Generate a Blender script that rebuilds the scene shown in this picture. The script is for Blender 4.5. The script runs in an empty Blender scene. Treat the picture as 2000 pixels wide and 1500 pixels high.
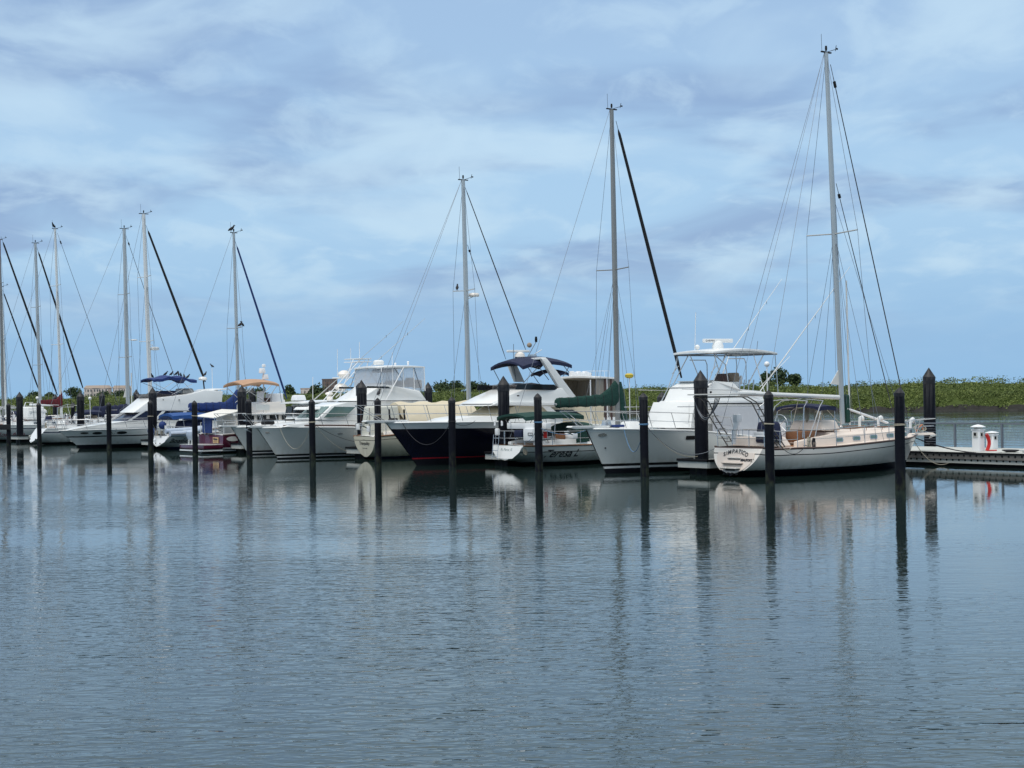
import bpy, bmesh, math, random
from mathutils import Vector as V, Matrix, noise
R = random.Random(7)
C = bpy.context.scene.collection
SC = bpy.context.scene
# ---------------------------------------------------------------- camera
H = 3.3
cam_d = bpy.data.cameras.new('camera'); cam = bpy.data.objects.new('camera', cam_d); C.objects.link(cam)
SC.camera = cam
cam_d.sensor_width = 36; cam_d.lens = 54; cam_d.clip_start = .5; cam_d.clip_end = 6000
ROLL, PITCH = .0155, math.atan(20.6/3000)
FW = V((0, math.cos(PITCH), math.sin(PITCH)))
UP0 = V((0, -math.sin(PITCH), math.cos(PITCH)))
UP = (UP0*math.cos(ROLL)+V((1,0,0))*math.sin(ROLL)).normalized()
RT = FW.cross(UP).normalized()
cam.matrix_world = Matrix(((RT.x,UP.x,-FW.x,0),(RT.y,UP.y,-FW.y,0),(RT.z,UP.z,-FW.z,H),(0,0,0,1)))
CP = V((0,0,H))
def ray(px, py): return FW+RT*((px-1000)/3000)+UP*((750-py)/3000)
# ---------------------------------------------------------------- sky and sun
SUN_EL, SUN_AZ = math.radians(62), math.radians(-150)     # azimuth from +Y towards +X
w = bpy.data.worlds.new('World'); SC.world = w; w.use_nodes = True
nt = w.node_tree; nt.nodes.clear(); N = nt.nodes.new; LK = nt.links.new
out = N('ShaderNodeOutputWorld'); bg = N('ShaderNodeBackground'); bg.inputs[1].default_value = .1
sky = N('ShaderNodeTexSky'); sky.sky_type = 'NISHITA'; sky.sun_disc = False
sky.sun_elevation = SUN_EL; sky.sun_rotation = SUN_AZ; sky.air_density = 1.2; sky.dust_density = 2; sky.ozone_density = 2
tc = N('ShaderNodeTexCoord'); sep = N('ShaderNodeSeparateXYZ'); LK(tc.outputs['Generated'], sep.inputs[0])
def math_n(op, a, b=None, clamp=False):
    n = N('ShaderNodeMath'); n.operation = op; n.use_clamp = clamp
    for i, x in enumerate((a, b)):
        if x is None: continue
        if isinstance(x, (int, float)): n.inputs[i].default_value = x
        else: LK(x, n.inputs[i])
    return n.outputs[0]
zc = math_n('MAXIMUM', sep.outputs[2], 0.0)
den = math_n('ADD', zc, .16)
cx = math_n('DIVIDE', sep.outputs[0], den); cy = math_n('DIVIDE', sep.outputs[1], den)
comb = N('ShaderNodeCombineXYZ'); LK(cx, comb.inputs[0]); LK(cy, comb.inputs[1])
def mapping(src, scale, rot=(0,0,0), loc=(0,0,0)):
    m = N('ShaderNodeMapping'); LK(src, m.inputs[0]); m.inputs['Scale'].default_value = scale
    m.inputs['Rotation'].default_value = rot; m.inputs['Location'].default_value = loc
    return m.outputs[0]
def noise_n(src, scale, detail, rough, dist=0):
    n = N('ShaderNodeTexNoise'); LK(src, n.inputs[0]); n.inputs['Scale'].default_value = scale
    n.inputs['Detail'].default_value = detail; n.inputs['Roughness'].default_value = rough; n.inputs['Distortion'].default_value = dist
    return n.outputs[0]
def ramp_n(src, stops):
    r = N('ShaderNodeValToRGB'); LK(src, r.inputs[0]); e = r.color_ramp.elements
    while len(e) < len(stops): e.new(.5)
    for i, (p, c) in enumerate(stops): e[i].position = p; e[i].color = (*c, 1)
    r.color_ramp.interpolation = 'EASE'
    return r.outputs[0]
def mix_n(fac, a, b, mode='MIX'):
    m = N('ShaderNodeMixRGB'); m.blend_type = mode
    for i, x in enumerate((fac, a, b)):
        if isinstance(x, (int, float)): m.inputs[i].default_value = x
        elif isinstance(x, tuple): m.inputs[i].default_value = (*x, 1)
        else: LK(x, m.inputs[i])
    return m.outputs[0]
# (background strength is .1, so the colours here are ten times the radiance)
n1 = noise_n(mapping(comb.outputs[0], (1.0,.8,1), (0,0,.45), (3.1,1.7,0)), 1.9, 6, .5, .45)
n2 = noise_n(mapping(comb.outputs[0], (1.5,1.0,1), (0,0,-.3), (7.3,.4,0)), 3.4, 7, .56, .5)
n3 = noise_n(mapping(comb.outputs[0], (.8,1,1), (0,0,.3), (1.3,9.4,0)), 1.5, 5, .5, .4)
lowc = ramp_n(zc, [(0, (2.9,5.2,7.9)), (.03, (2.8,5.0,7.7)), (.12, (3.8,5.9,8.2)), (.25, (3.5,5.2,7.5)), (.36, (5.4,6.4,6.7)), (.5, (7.4,7.9,7.9)), (1, (9.8,9.7,9.4))])
cloudlight = (5.3,7.15,8.75); clouddark = (2.6,3.95,6.3)
band = ramp_n(zc, [(0, (0,0,0)), (.035, (.1,.1,.1)), (.10, (1,1,1)), (.3, (1,1,1)), (.5, (.3,.3,.3)), (1, (.3,.3,.3))])
f1 = ramp_n(n1, [(.47, (0,0,0)), (.66, (1,1,1))]); f2 = ramp_n(n2, [(.47, (0,0,0)), (.68, (1,1,1))])
d1 = ramp_n(n3, [(.44, (0,0,0)), (.62, (1,1,1))])
fa = mix_n(1.0, f1, band, 'MULTIPLY'); fb = mix_n(1.0, f2, band, 'MULTIPLY'); fd = mix_n(1.0, d1, band, 'MULTIPLY')
def scaled(col, k):
    return mix_n(1.0, col, (k,k,k), 'MULTIPLY')
c = mix_n(scaled(fd,.95), lowc, clouddark); c = mix_n(scaled(fa,.8), c, cloudlight); c = mix_n(scaled(fb,.5), c, cloudlight)
c = mix_n(.15, c, sky.outputs[0])
LK(c, bg.inputs[0]); LK(bg.outputs[0], out.inputs[0])
sd = bpy.data.lights.new('sun', 'SUN'); sd.energy = 1.9; sd.angle = math.radians(45); sd.color = (1,.96,.9)
so = bpy.data.objects.new('sun', sd); C.objects.link(so)
sdir = V((math.sin(SUN_AZ)*math.cos(SUN_EL), math.cos(SUN_AZ)*math.cos(SUN_EL), math.sin(SUN_EL)))
so.rotation_euler = sdir.to_track_quat('Z', 'Y').to_euler()
SC.view_settings.view_transform = 'Standard'; SC.view_settings.look = 'None'; SC.view_settings.gamma = 1; SC.view_settings.exposure = .15
SC.cycles.max_bounces = 6; SC.cycles.transparent_max_bounces = 16; SC.cycles.caustics_reflective = False; SC.cycles.caustics_refractive = False
# ---------------------------------------------------------------- materials
MT = {}
def mat(name, rgb, rough=.4, metal=0, var=.12, scale=2.5, bump=0, bscale=30, spec=.5, coat=0, stain=None):
    m = bpy.data.materials.new(name); m.use_nodes = True; t = m.node_tree; p = t.nodes['Principled BSDF']
    p.inputs['Roughness'].default_value = rough; p.inputs['Metallic'].default_value = metal
    p.inputs['Specular IOR Level'].default_value = spec
    if coat: p.inputs['Coat Weight'].default_value = coat
    co = t.nodes.new('ShaderNodeTexCoord')
    n = t.nodes.new('ShaderNodeTexNoise'); t.links.new(co.outputs['Object'], n.inputs[0]); n.inputs['Scale'].default_value = scale
    n.inputs['Detail'].default_value = 6; n.inputs['Roughness'].default_value = .65
    mx = t.nodes.new('ShaderNodeMixRGB'); t.links.new(n.outputs[0], mx.inputs[0])
    mx.inputs[1].default_value = (*[c*(1-var) for c in rgb], 1); mx.inputs[2].default_value = (*[min(1, c*(1+var)) for c in rgb], 1)
    t.links.new(mx.outputs[0], p.inputs['Base Color'])
    for z0, z1, col, amt, sc_ in (stain or ()):      # weathering with a shape of its own: z0 full, z1 none
        sp = t.nodes.new('ShaderNodeSeparateXYZ'); t.links.new(co.outputs['Object'], sp.inputs[0])
        mp_ = t.nodes.new('ShaderNodeMapping'); t.links.new(co.outputs['Object'], mp_.inputs[0]); mp_.inputs['Scale'].default_value = sc_
        ns_ = t.nodes.new('ShaderNodeTexNoise'); t.links.new(mp_.outputs[0], ns_.inputs[0]); ns_.inputs['Scale'].default_value = 1; ns_.inputs['Detail'].default_value = 5
        mr_ = t.nodes.new('ShaderNodeMapRange'); t.links.new(sp.outputs[2], mr_.inputs[0]); mr_.inputs[1].default_value = z1; mr_.inputs[2].default_value = z0
        rr_ = t.nodes.new('ShaderNodeMapRange'); t.links.new(ns_.outputs[0], rr_.inputs[0]); rr_.inputs[1].default_value = .42; rr_.inputs[2].default_value = .68; rr_.inputs[4].default_value = amt
        mu = t.nodes.new('ShaderNodeMath'); mu.operation = 'MULTIPLY'; t.links.new(mr_.outputs[0], mu.inputs[0]); t.links.new(rr_.outputs[0], mu.inputs[1])
        m2 = t.nodes.new('ShaderNodeMixRGB'); t.links.new(mu.outputs[0], m2.inputs[0]); t.links.new(mx.outputs[0], m2.inputs[1]); m2.inputs[2].default_value = (*col, 1)
        t.links.new(m2.outputs[0], p.inputs['Base Color']); mx = m2
    if bump:
        b = t.nodes.new('ShaderNodeBump'); b.inputs['Strength'].default_value = bump; b.inputs['Distance'].default_value = .05
        n2 = t.nodes.new('ShaderNodeTexNoise'); t.links.new(co.outputs['Object'], n2.inputs[0]); n2.inputs['Scale'].default_value = bscale; n2.inputs['Detail'].default_value = 4
        t.links.new(n2.outputs[0], b.inputs['Height']); t.links.new(b.outputs[0], p.inputs['Normal'])
    MT[name] = m; return m
SCUM = ((.1,.8,(.36,.31,.19),.5,(4.5,4.5,.5)),)
mat('gel', (.80,.81,.80), .3, var=.06, scale=.8, coat=.3); mat('gelgrey', (.68,.70,.68), .3, var=.06, coat=.3, stain=SCUM)
mat('cream', (.84,.785,.72), .3, var=.06, scale=.8, coat=.3, stain=SCUM); mat('cream2', (.64,.60,.48), .32, var=.07, scale=.8, coat=.3, stain=SCUM)
mat('creamdeck', (.78,.68,.60), .5, var=.07); mat('deckw', (.80,.80,.79), .45, var=.07)
mat('navy', (.004,.005,.016), .2, var=.2, spec=.3); mat('maroon', (.09,.008,.03), .2, var=.2, coat=.4)
mat('antifoul', (.008,.009,.014), .6, var=.4, spec=.2); mat('antiblue', (.015,.03,.08), .6, var=.4)
mat('blackline', (.008,.008,.010), .4, spec=.2); mat('redline', (.35,.01,.02), .4); mat('teak', (.22,.10,.045), .55, var=.35, scale=6)
mat('trim', (.10,.06,.05), .5, var=.3)
mat('alu', (.52,.53,.52), .35, .6, var=.1, scale=1.5); mat('alugrey', (.28,.28,.27), .45, .5, var=.1); mat('aluwhite', (.72,.73,.72), .35, .1, var=.08)
mat('steel', (.55,.56,.57), .25, .85); mat('wire', (.16,.18,.21), .45, .5); mat('darkwire', (.05,.05,.055), .5)
mat('whitetube', (.82,.83,.84), .3, .0, var=.04)
mat('vinyl', (.76,.77,.76), .6, var=.06, scale=1.5, bump=.5, bscale=2.2); mat('beige', (.62,.55,.41), .8, var=.1, scale=1.5, bump=.6, bscale=2.5)
mat('curtaingrey', (.60,.62,.66), .6, var=.06, bump=.4, bscale=2); mat('sheet', (.62,.62,.55), .8, var=.1, bump=.5, bscale=3)
mat('green', (.003,.042,.032), .8, var=.25, bump=.8, bscale=6); mat('bluec', (.008,.032,.15), .75, var=.25, bump=.8, bscale=6)
mat('bluelt', (.012,.07,.25), .7, var=.25, bump=.8, bscale=5); mat('navyc', (.008,.014,.05), .8, var=.3, bump=.8, bscale=6)
mat('blackc', (.008,.009,.012), .8, var=.3, bump=.7, bscale=8); mat('redc', (.10,.006,.012), .8, var=.25, bump=.8, bscale=6)
mat('tan', (.44,.27,.17), .8, var=.15, bump=.5, bscale=4); mat('sail', (.75,.74,.70), .8, var=.06)
mat('rubber', (.008,.008,.010), .6, spec=.2); mat('pile', (.006,.007,.012), .55, var=.5, scale=5, bump=.4, bscale=4, spec=.12, stain=((.3,.85,(.035,.042,.026),.9,(7,7,3)), (3.3,1.8,(.14,.14,.14),.3,(12,12,.6)))); mat('pilecap', (.012,.013,.018), .5, var=.3, spec=.3, stain=((9,-9,(.12,.12,.11),.4,(7,7,3)),))
mat('glass', (.012,.015,.018), .08, var=.1, spec=.35); mat('glassteal', (.12,.20,.19), .08, var=.3); mat('glassnavy', (.008,.014,.04), .12, var=.2, spec=.25)
mat('curtain', (.24,.22,.19), .5, var=.2, scale=1.2); mat('brown', (.07,.035,.03), .6); mat('seatb', (.30,.24,.18), .7)
mat('rope', (.42,.38,.30), .9); mat('ropeblue', (.10,.22,.38), .9); mat('ropeblack', (.02,.02,.025), .9); mat('hypalon', (.42,.49,.60), .55, var=.08)
mat('yellow', (.65,.50,.06), .6); mat('red', (.55,.02,.02), .5); mat('orange', (.7,.16,.03), .6)
mat('conc', (.40,.39,.36), .85, var=.2, scale=2, bump=.4, bscale=12); mat('concl', (.50,.51,.48), .8, var=.15, bump=.3, bscale=9)
mat('wale', (.16,.15,.14), .8, var=.3, bump=.5, bscale=9); mat('plasw', (.82,.83,.84), .4, var=.04); mat('oval', (.55,.55,.52), .5)
mat('signgold', (.55,.38,.2), .5); mat('ink', (.015,.015,.02), .5); mat('bird', (.02,.02,.024), .8, var=.5, scale=30)
mat('stucco', (.66,.58,.52), .9, var=.08, scale=.3); mat('roofb', (.42,.34,.28), .9); mat('bwin', (.08,.09,.10), .3); mat('tower', (.20,.15,.13), .9)
mat('bark', (.09,.07,.05), .95, var=.3); mat('inkred', (.35,.04,.08), .5)
def foliage(name, dark, light, sc=.35):
    m = bpy.data.materials.new(name); m.use_nodes = True; t = m.node_tree; p = t.nodes['Principled BSDF']; p.inputs['Roughness'].default_value = .75
    co = t.nodes.new('ShaderNodeTexCoord'); L = t.links.new
    a = t.nodes.new('ShaderNodeTexNoise'); L(co.outputs['Object'], a.inputs[0]); a.inputs['Scale'].default_value = sc; a.inputs['Detail'].default_value = 5; a.inputs['Roughness'].default_value = .65
    g = t.nodes.new('ShaderNodeNewGeometry'); ad = t.nodes.new('ShaderNodeMath'); ad.operation = 'MULTIPLY_ADD'
    L(g.outputs['Random Per Island'], ad.inputs[0]); ad.inputs[1].default_value = .32; L(a.outputs[0], ad.inputs[2])
    r = t.nodes.new('ShaderNodeValToRGB'); L(ad.outputs[0], r.inputs[0]); e = r.color_ramp.elements
    e[0].position = .42; e[0].color = (*dark, 1); e[1].position = .98; e[1].color = (*light, 1)
    L(r.outputs[0], p.inputs['Base Color']); MT[name] = m
foliage('bush', (.045,.075,.016), (.20,.245,.055), .16); foliage('leaf', (.02,.045,.016), (.07,.11,.04), .4)
def clear(name, alpha, col):
    m = bpy.data.materials.new(name); m.use_nodes = True; p = m.node_tree.nodes['Principled BSDF']
    p.inputs['Base Color'].default_value = (*col, 1); p.inputs['Alpha'].default_value = alpha; p.inputs['Roughness'].default_value = .12; MT[name] = m
clear('clearvinyl', .38, (.62,.65,.70)); clear('smoke', .8, (.06,.05,.05))
def water_mat():
    m = bpy.data.materials.new('water'); m.use_nodes = True; t = m.node_tree; p = t.nodes['Principled BSDF']; L = t.links.new; n = t.nodes.new
    p.inputs['Base Color'].default_value = (.015,.029,.026,1); p.inputs['Roughness'].default_value = .015; p.inputs['IOR'].default_value = 1.5
    g = n('ShaderNodeNewGeometry'); s = n('ShaderNodeSeparateXYZ'); L(g.outputs['Position'], s.inputs[0])
    def mp(scale, rot, loc=(0,0,0)):
        a = n('ShaderNodeMapping'); L(g.outputs['Position'], a.inputs[0]); a.inputs['Scale'].default_value = scale; a.inputs['Rotation'].default_value = (0,0,rot); a.inputs['Location'].default_value = loc
        return a.outputs[0]
    def ns(src, sc, det, ro=.5, di=0):
        a = n('ShaderNodeTexNoise'); L(src, a.inputs[0]); a.inputs['Scale'].default_value = sc; a.inputs['Detail'].default_value = det; a.inputs['Roughness'].default_value = ro; a.inputs['Distortion'].default_value = di
        return a.outputs[0]
    def mth(op, a, b=None, c=None, cl=False):
        q = n('ShaderNodeMath'); q.operation = op; q.use_clamp = cl
        for i, x in enumerate((a,b,c)):
            if x is None: continue
            if isinstance(x, (int,float)): q.inputs[i].default_value = x
            else: L(x, q.inputs[i])
        return q.outputs[0]
    def mr(x, a, b, c, d):
        q = n('ShaderNodeMapRange'); L(x, q.inputs[0]); q.interpolation_type = 'SMOOTHSTEP'
        for i, z in enumerate((a,b,c,d)): q.inputs[i+1].default_value = z
        return q.outputs[0]
    chop = ns(mp((.6,1.4,1), .14), 4.6, 2, .45, .35)
    chop2 = ns(mp((.65,1.35,1), -.2, (5,3,0)), 10, 1, .5, .3)
    swell = ns(mp((.45,1.2,1), .22, (2,8,0)), 1.5, 2, .45, .3)
    patch = ns(mp((.6,1,1), .3, (11,4,0)), .06, 3, .55)
    # distance out from the row of moored boats: sheltered water lies flatter
    out_ = mth('ADD', mth('MULTIPLY', s.outputs[0], .802), mth('MULTIPLY', s.outputs[1], .597))     # q + 42.3
    shel = mth('MAXIMUM', mr(out_, 12, 38, 1, .085), mr(out_, 57, 80, 0, .9))
    amp = mth('MULTIPLY', shel, mr(patch, .38, .6, .4, 1.4))
    hgt = mth('ADD', mth('ADD', mth('MULTIPLY', chop, .0135), mth('MULTIPLY', chop2, .0035)), mth('MULTIPLY', swell, .017))
    hgt = mth('MULTIPLY', hgt, amp)
    b = n('ShaderNodeBump'); b.inputs['Strength'].default_value = 1; b.inputs['Distance'].default_value = 1.0; L(hgt, b.inputs['Height'])
    L(b.outputs[0], p.inputs['Normal'])
    MT['water'] = m
water_mat()
# ---------------------------------------------------------------- mesh helper
class M:
    def __init__(s): s.v = []; s.f = []; s.mi = []
    def face(s, idx, mi=0): s.f.append(tuple(idx)); s.mi.append(mi)
    def add(s, pts, faces, mi=0):
        o = len(s.v); s.v += [V(p) for p in pts]
        for f in faces: s.face([o+i for i in f], mi)
        return s
    def box(s, c, d, mi=0, rz=0, taper=1):
        x, y, z = [k/2 for k in d]; P = []
        for sz in (-1, 1):
            k = taper if sz > 0 else 1
            for sx, sy in ((-1,-1),(1,-1),(1,1),(-1,1)):
                a, b = sx*x*k, sy*y*k
                P.append((c[0]+a*math.cos(rz)-b*math.sin(rz), c[1]+a*math.sin(rz)+b*math.cos(rz), c[2]+sz*z))
        return s.add(P, [(3,2,1,0),(4,5,6,7),(0,1,5,4),(1,2,6,5),(2,3,7,6),(3,0,4,7)], mi)
    def loft(s, rings, mi=0, cap=True):
        o = len(s.v); n = len(rings[0])
        for r in rings: s.v += [V(p) for p in r]
        for i in range(len(rings)-1):
            for j in range(n):
                k = (j+1) % n; s.face((o+i*n+j, o+i*n+k, o+(i+1)*n+k, o+(i+1)*n+j), mi)
        if cap:
            s.face([o+j for j in range(n)][::-1], mi); s.face([o+(len(rings)-1)*n+j for j in range(n)], mi)
        return s
    def tube(s, path, r, n=6, mi=0):
        path = [V(p) for p in path]; rings = []
        rs = r if isinstance(r, (list, tuple)) else [r]*len(path)
        up = None
        for i, p in enumerate(path):
            d = (path[min(i+1, len(path)-1)]-path[max(i-1, 0)])
            if d.length < 1e-9: d = V((0,0,1))
            d.normalize()
            if up is None: up = V((0,0,1)) if abs(d.z) < .9 else V((1,0,0))
            a = d.cross(up)
            if a.length < 1e-3: a = d.cross(V((0,1,0)))
            a.normalize(); b = a.cross(d); up = b
            rings.append([p+(a*math.cos(t)+b*math.sin(t))*rs[i] for t in [2*math.pi*k/n for k in range(n)]])
        return s.loft(rings, mi)
    def lathe(s, prof, c=(0,0,0), n=20, mi=0, sy=1):
        return s.loft([[(c[0]+r*math.cos(t), c[1]+r*sy*math.sin(t), c[2]+z) for t in [2*math.pi*k/n for k in range(n)]] for r, z in prof], mi)
    def ball(s, c, r, n=10, mi=0, q=(1,1,1)):
        pr = [(math.sin(a)*r+1e-4, -math.cos(a)*r) for a in [math.pi*i/6 for i in range(7)]]
        return s.loft([[(c[0]+a*math.cos(t)*q[0], c[1]+a*math.sin(t)*q[1], c[2]+z*q[2]) for t in [2*math.pi*k/n for k in range(n)]] for a, z in pr], mi)
    def prof(s, pts, mi=0, y0=0):
        """side outline (x, z, half width) extruded across the boat"""
        n = len(pts); a = [(x, y0+w, z) for x, z, w in pts]; b = [(x, y0-w, z) for x, z, w in pts]
        return s.add(a+b, [tuple(range(n)), tuple(range(2*n-1, n-1, -1))]+[(i, i+n, (i+1) % n+n, (i+1) % n) for i in range(n)], mi)
    def panel(s, pts, th, mi=0):
        pts = [V(p) for p in pts]; nn = V((0,0,0)); n = len(pts)
        for i in range(n): nn += pts[i].cross(pts[(i+1) % n])
        nn.normalize(); q = [p+nn*th for p in pts]; p0 = [p-nn*th for p in pts]
        return s.add(q+p0, [tuple(range(n)), tuple(range(2*n-1, n-1, -1))]+[(i, i+n, (i+1) % n+n, (i+1) % n) for i in range(n)], mi)
    def build(s, name, mats, parent=None, bevel=0, angle=35, seg=2):
        me = bpy.data.meshes.new(name); me.from_pydata(s.v, [], s.f)
        if isinstance(mats, str): mats = [mats]
        for m in mats: me.materials.append(MT[m])
        for p, i in zip(me.polygons, s.mi): p.material_index = i
        bm = bmesh.new(); bm.from_mesh(me); bmesh.ops.remove_doubles(bm, verts=bm.verts, dist=1e-4)
        bmesh.ops.recalc_face_normals(bm, faces=bm.faces)
        if bevel:
            ed = [e for e in bm.edges if len(e.link_faces) == 2 and e.calc_face_angle(0) > .5]
            bmesh.ops.bevel(bm, geom=ed, offset=bevel, segments=seg, affect='EDGES', profile=.6, clamp_overlap=True)
        bm.to_mesh(me); bm.free()
        for p in me.polygons: p.use_smooth = True
        me.set_sharp_from_angle(angle=math.radians(angle))
        o = bpy.data.objects.new(name, me); C.objects.link(o)
        if parent is not None: o.parent = parent
        return o
def tag(o, label=None, cat=None, group=None, kind=None):
    for k, x in (('label',label),('category',cat),('group',group),('kind',kind)):
        if x: o[k] = x
    return o
def empty(name, loc=(0,0,0), rz=0):
    o = bpy.data.objects.new(name, None); C.objects.link(o); o.location = loc; o.rotation_euler = (0,0,rz); o.empty_display_size = .3
    return o
def copy_tree(o, parent=None):
    c = o.copy(); C.objects.link(c); c.parent = parent
    for ch in o.children: copy_tree(ch, c)
    return c
def lerp(a, b, t): return a+(b-a)*t
def interp(tab, x):
    if x <= tab[0][0]: return tab[0][1]
    for (a, p), (b, q) in zip(tab, tab[1:]):
        if x <= b: return lerp(p, q, (x-a)/(b-a) if b > a else 0)
    return tab[-1][1]
def sinterp(tab, x):                                     # smooth (Catmull-Rom) version
    n = len(tab)
    if x <= tab[0][0]: return tab[0][1]
    if x >= tab[-1][0]: return tab[-1][1]
    for i in range(n-1):
        if x <= tab[i+1][0]:
            x0, y0 = tab[i]; x1, y1 = tab[i+1]; t = (x-x0)/(x1-x0)
            m0 = (y1-tab[max(i-1,0)][1])/(x1-tab[max(i-1,0)][0]); m1 = (tab[min(i+2,n-1)][1]-y0)/(tab[min(i+2,n-1)][0]-x0)
            d = x1-x0
            return (2*t**3-3*t*t+1)*y0+(t**3-2*t*t+t)*m0*d+(-2*t**3+3*t*t)*y1+(t**3-t*t)*m1*d
def text(s, size, fn, m, parent, name='lettering', shear=0, bold=.0, spacing=1, align='CENTER'):
    """letters as a flat mesh; fn maps (x, y) of the letters to a point"""
    cu = bpy.data.curves.new('t', 'FONT'); cu.body = s; cu.size = size; cu.shear = shear; cu.offset = bold; cu.align_x = align; cu.align_y = 'CENTER'
    cu.space_character = spacing; cu.resolution_u = 4
    ob = bpy.data.objects.new('t', cu); C.objects.link(ob); dg = bpy.context.evaluated_depsgraph_get()
    me = bpy.data.meshes.new_from_object(ob.evaluated_get(dg)); bpy.data.objects.remove(ob)
    for v in me.vertices: v.co = fn(v.co.x, v.co.y)
    me.materials.clear(); me.materials.append(MT[m]); me.name = name
    o = bpy.data.objects.new(name, me); C.objects.link(o); o.parent = parent
    return o
# ---------------------------------------------------------------- marina grid: r runs along the row of piles, u up the slips
P0 = V((7.47, 60.9)); RD = V((.597,-.802)); UD = V((.802,.597)); HEAD = math.atan2(.597,.802)
def W(s, q, z=0): p = P0+RD*s+UD*q; return V((p.x, p.y, z))
def at_q(px, py, q):
    """point seen at photo pixel px, py that stands on the line q metres up the slips"""
    d = ray(px, py); a = (P0.x*UD.x+P0.y*UD.y+q) / (d.x*UD.x+d.y*UD.y)
    return CP+d*a
def at_d(px, py, D):
    d = ray(px, py); return CP+d*(D/d.y)

class Boat:
    def __init__(b, name, label, cat, s, q, sail, group=None, dyaw=0):
        b.sail = sail; b.ns = -1 if sail else 1
        yaw = (HEAD if sail else HEAD+math.pi)+dyaw
        b.o = tag(empty(name, W(s, q), yaw), label, cat, group)
        b.inv = Matrix.Rotation(-yaw, 3, 'Z'); b.fwd = Matrix.Rotation(yaw, 3, 'Z'); b.loc = W(s, q)
        b.c0 = b.inv @ (CP-b.loc)
    def v(b, px, py, y=0.0):
        d = b.inv @ ray(px, py); return b.c0+d*((y-b.c0.y)/d.y)
    def n(b, px, py, w): return b.v(px, py, b.ns*w)         # near side
    def f(b, px, py, w): return b.v(px, py, -b.ns*w)        # far side
    def w(b, p): return b.fwd @ V(p)+b.loc                  # local -> world
    def part(b, m, name, mats, parent=None, **k): return m.build(name, mats, parent or b.o, **k)
    def trace(b, pts, beam, shape, again=False):
        """gunwale traced along the near side; beam table over 0..1 of the length"""
        e = pts[-1] if b.sail else pts[0]
        L = b.v(*e, 0).x; res = []
        for px, py in pts:
            x = L*.5
            for _ in range(12):
                h = beam/2*sinterp(shape, max(0, min(1, x/L))); x = lerp(x, b.n(px, py, h).x, .7)
            res.append((x, b.n(px, py, h).z))
        res.sort()
        if b.sail and not again and abs(res[0][0]) > .01:      # put the transom where the traced quarter stands
            print('SHIFT', b.o['label'][:30], round(res[0][0],2)); b.loc = b.w((res[0][0],0,0)); b.o.location = b.loc; b.c0 = b.inv @ (CP-b.loc)
            return b.trace(pts, beam, shape, True)
        b.L = L; b.sheer = res; b.beam = beam; b.shape = shape
    def hull(b, bands, stem=.9, trk=0.0, zb=((0,-.5),(1,-.5)), full=2.4, pw=.5, name='hull', nx=30, deckmat='deckw', flare=1.0, rail='gel', railr=.035, camber=.06):
        b.stem, b.trk, b.zb, b.full, b.pw, b.flare = stem, trk, zb, full, pw, flare
        m = M(); mats = []; rows = []
        for i, (k, z, mt) in enumerate(bands):
            if mt not in mats: mats.append(mt)
            rows.append((k, z, mats.index(mt)))
            nxt = bands[i+1] if i+1 < len(bands) else ('t', 0, mt)
            if k == 'a' and nxt[0] == 't':
                for fr in (.15,.3,.45,.6,.75,.88): rows.append(('m', fr, z, nxt[1], mats.index(mt)))
        rows.append(('t', 0, 0))
        ts = [1-(1-i/nx)**1.35 for i in range(nx+1)]
        grid = []
        for t in ts:
            zs = sinterp(b.sheer, b.L*t); zbt = interp(zb, t); col = []
            for r in rows:
                z = r[1] if r[0] == 'a' else zs-r[1] if r[0] == 't' else lerp(r[2], zs-r[3], r[1])
                z = max(z, zbt); col.append(b.hp(t, z, zs, zbt))
            grid.append(col)
        nr = len(rows)
        for sgn in (1,-1):
            o = len(m.v)
            for col in grid:
                for x, y, z in col: m.v.append(V((x, sgn*y, z)))
            for i in range(len(ts)-1):
                for j in range(nr-1): m.face((o+i*nr+j, o+(i+1)*nr+j, o+(i+1)*nr+j+1, o+i*nr+j+1), rows[j][-1])
        for j in range(nr-1): m.face((j, j+1, len(ts)*nr+j+1, len(ts)*nr+j), rows[j][-1])
        b.hullo = b.part(m, name, mats, angle=28)
        d = M()
        for col in grid:
            x, y, z = col[-1]
            for k in (-1,-.5,0,.5,1): d.v.append(V((x, y*k, z-.015+camber*(1-k*k))))
        for i in range(len(ts)-1):
            for j in range(4): d.face((i*5+j, i*5+j+1, (i+1)*5+j+1, (i+1)*5+j))
        b.part(d, 'deck', deckmat)
        rl = M(); pr = [c[-1] for c in grid]
        rl.tube([(x, y, z) for x, y, z in pr]+[(x, -y, z) for x, y, z in pr[::-1]], railr, 6)
        b.part(rl, 'toe_rail' if b.sail else 'rub_rail', rail)
    def hp(b, t, z, zs, zbt):
        fr = max(0, min(1, (z-zbt)/max(.01, zs-zbt)))
        h = b.beam/2*sinterp(b.shape, t)
        g0 = (1-(1-fr)**b.full)**b.pw; g1 = fr**b.flare*.75+.25*fr**.5 if fr > 0 else 0
        wb = max(0, min(1, (t-.5)/.45)); wb = wb*wb*(3-2*wb)
        k = (zs-z)/max(.3, zs)
        xs = b.trk*k; xb = b.L-b.stem*(k if k < 1.2 else 1.2)
        return (lerp(xs, xb, t), max(h*lerp(g0, g1, wb), 0), z)
    def hy(b, x, z):
        t = .5
        for _ in range(8):
            zs = sinterp(b.sheer, b.L*t); k = (zs-z)/max(.3, zs); xs = b.trk*k; xb = b.L-b.stem*min(k,1.2)
            t = max(0, min(1, (x-xs)/(xb-xs)))
        return b.hp(t, z, sinterp(b.sheer, b.L*t), interp(b.zb, t))[1]
    def zs(b, x): return sinterp(b.sheer, x)
    def bw(b, x): return b.beam/2*sinterp(b.shape, max(0, min(1, x/b.L)))
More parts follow.
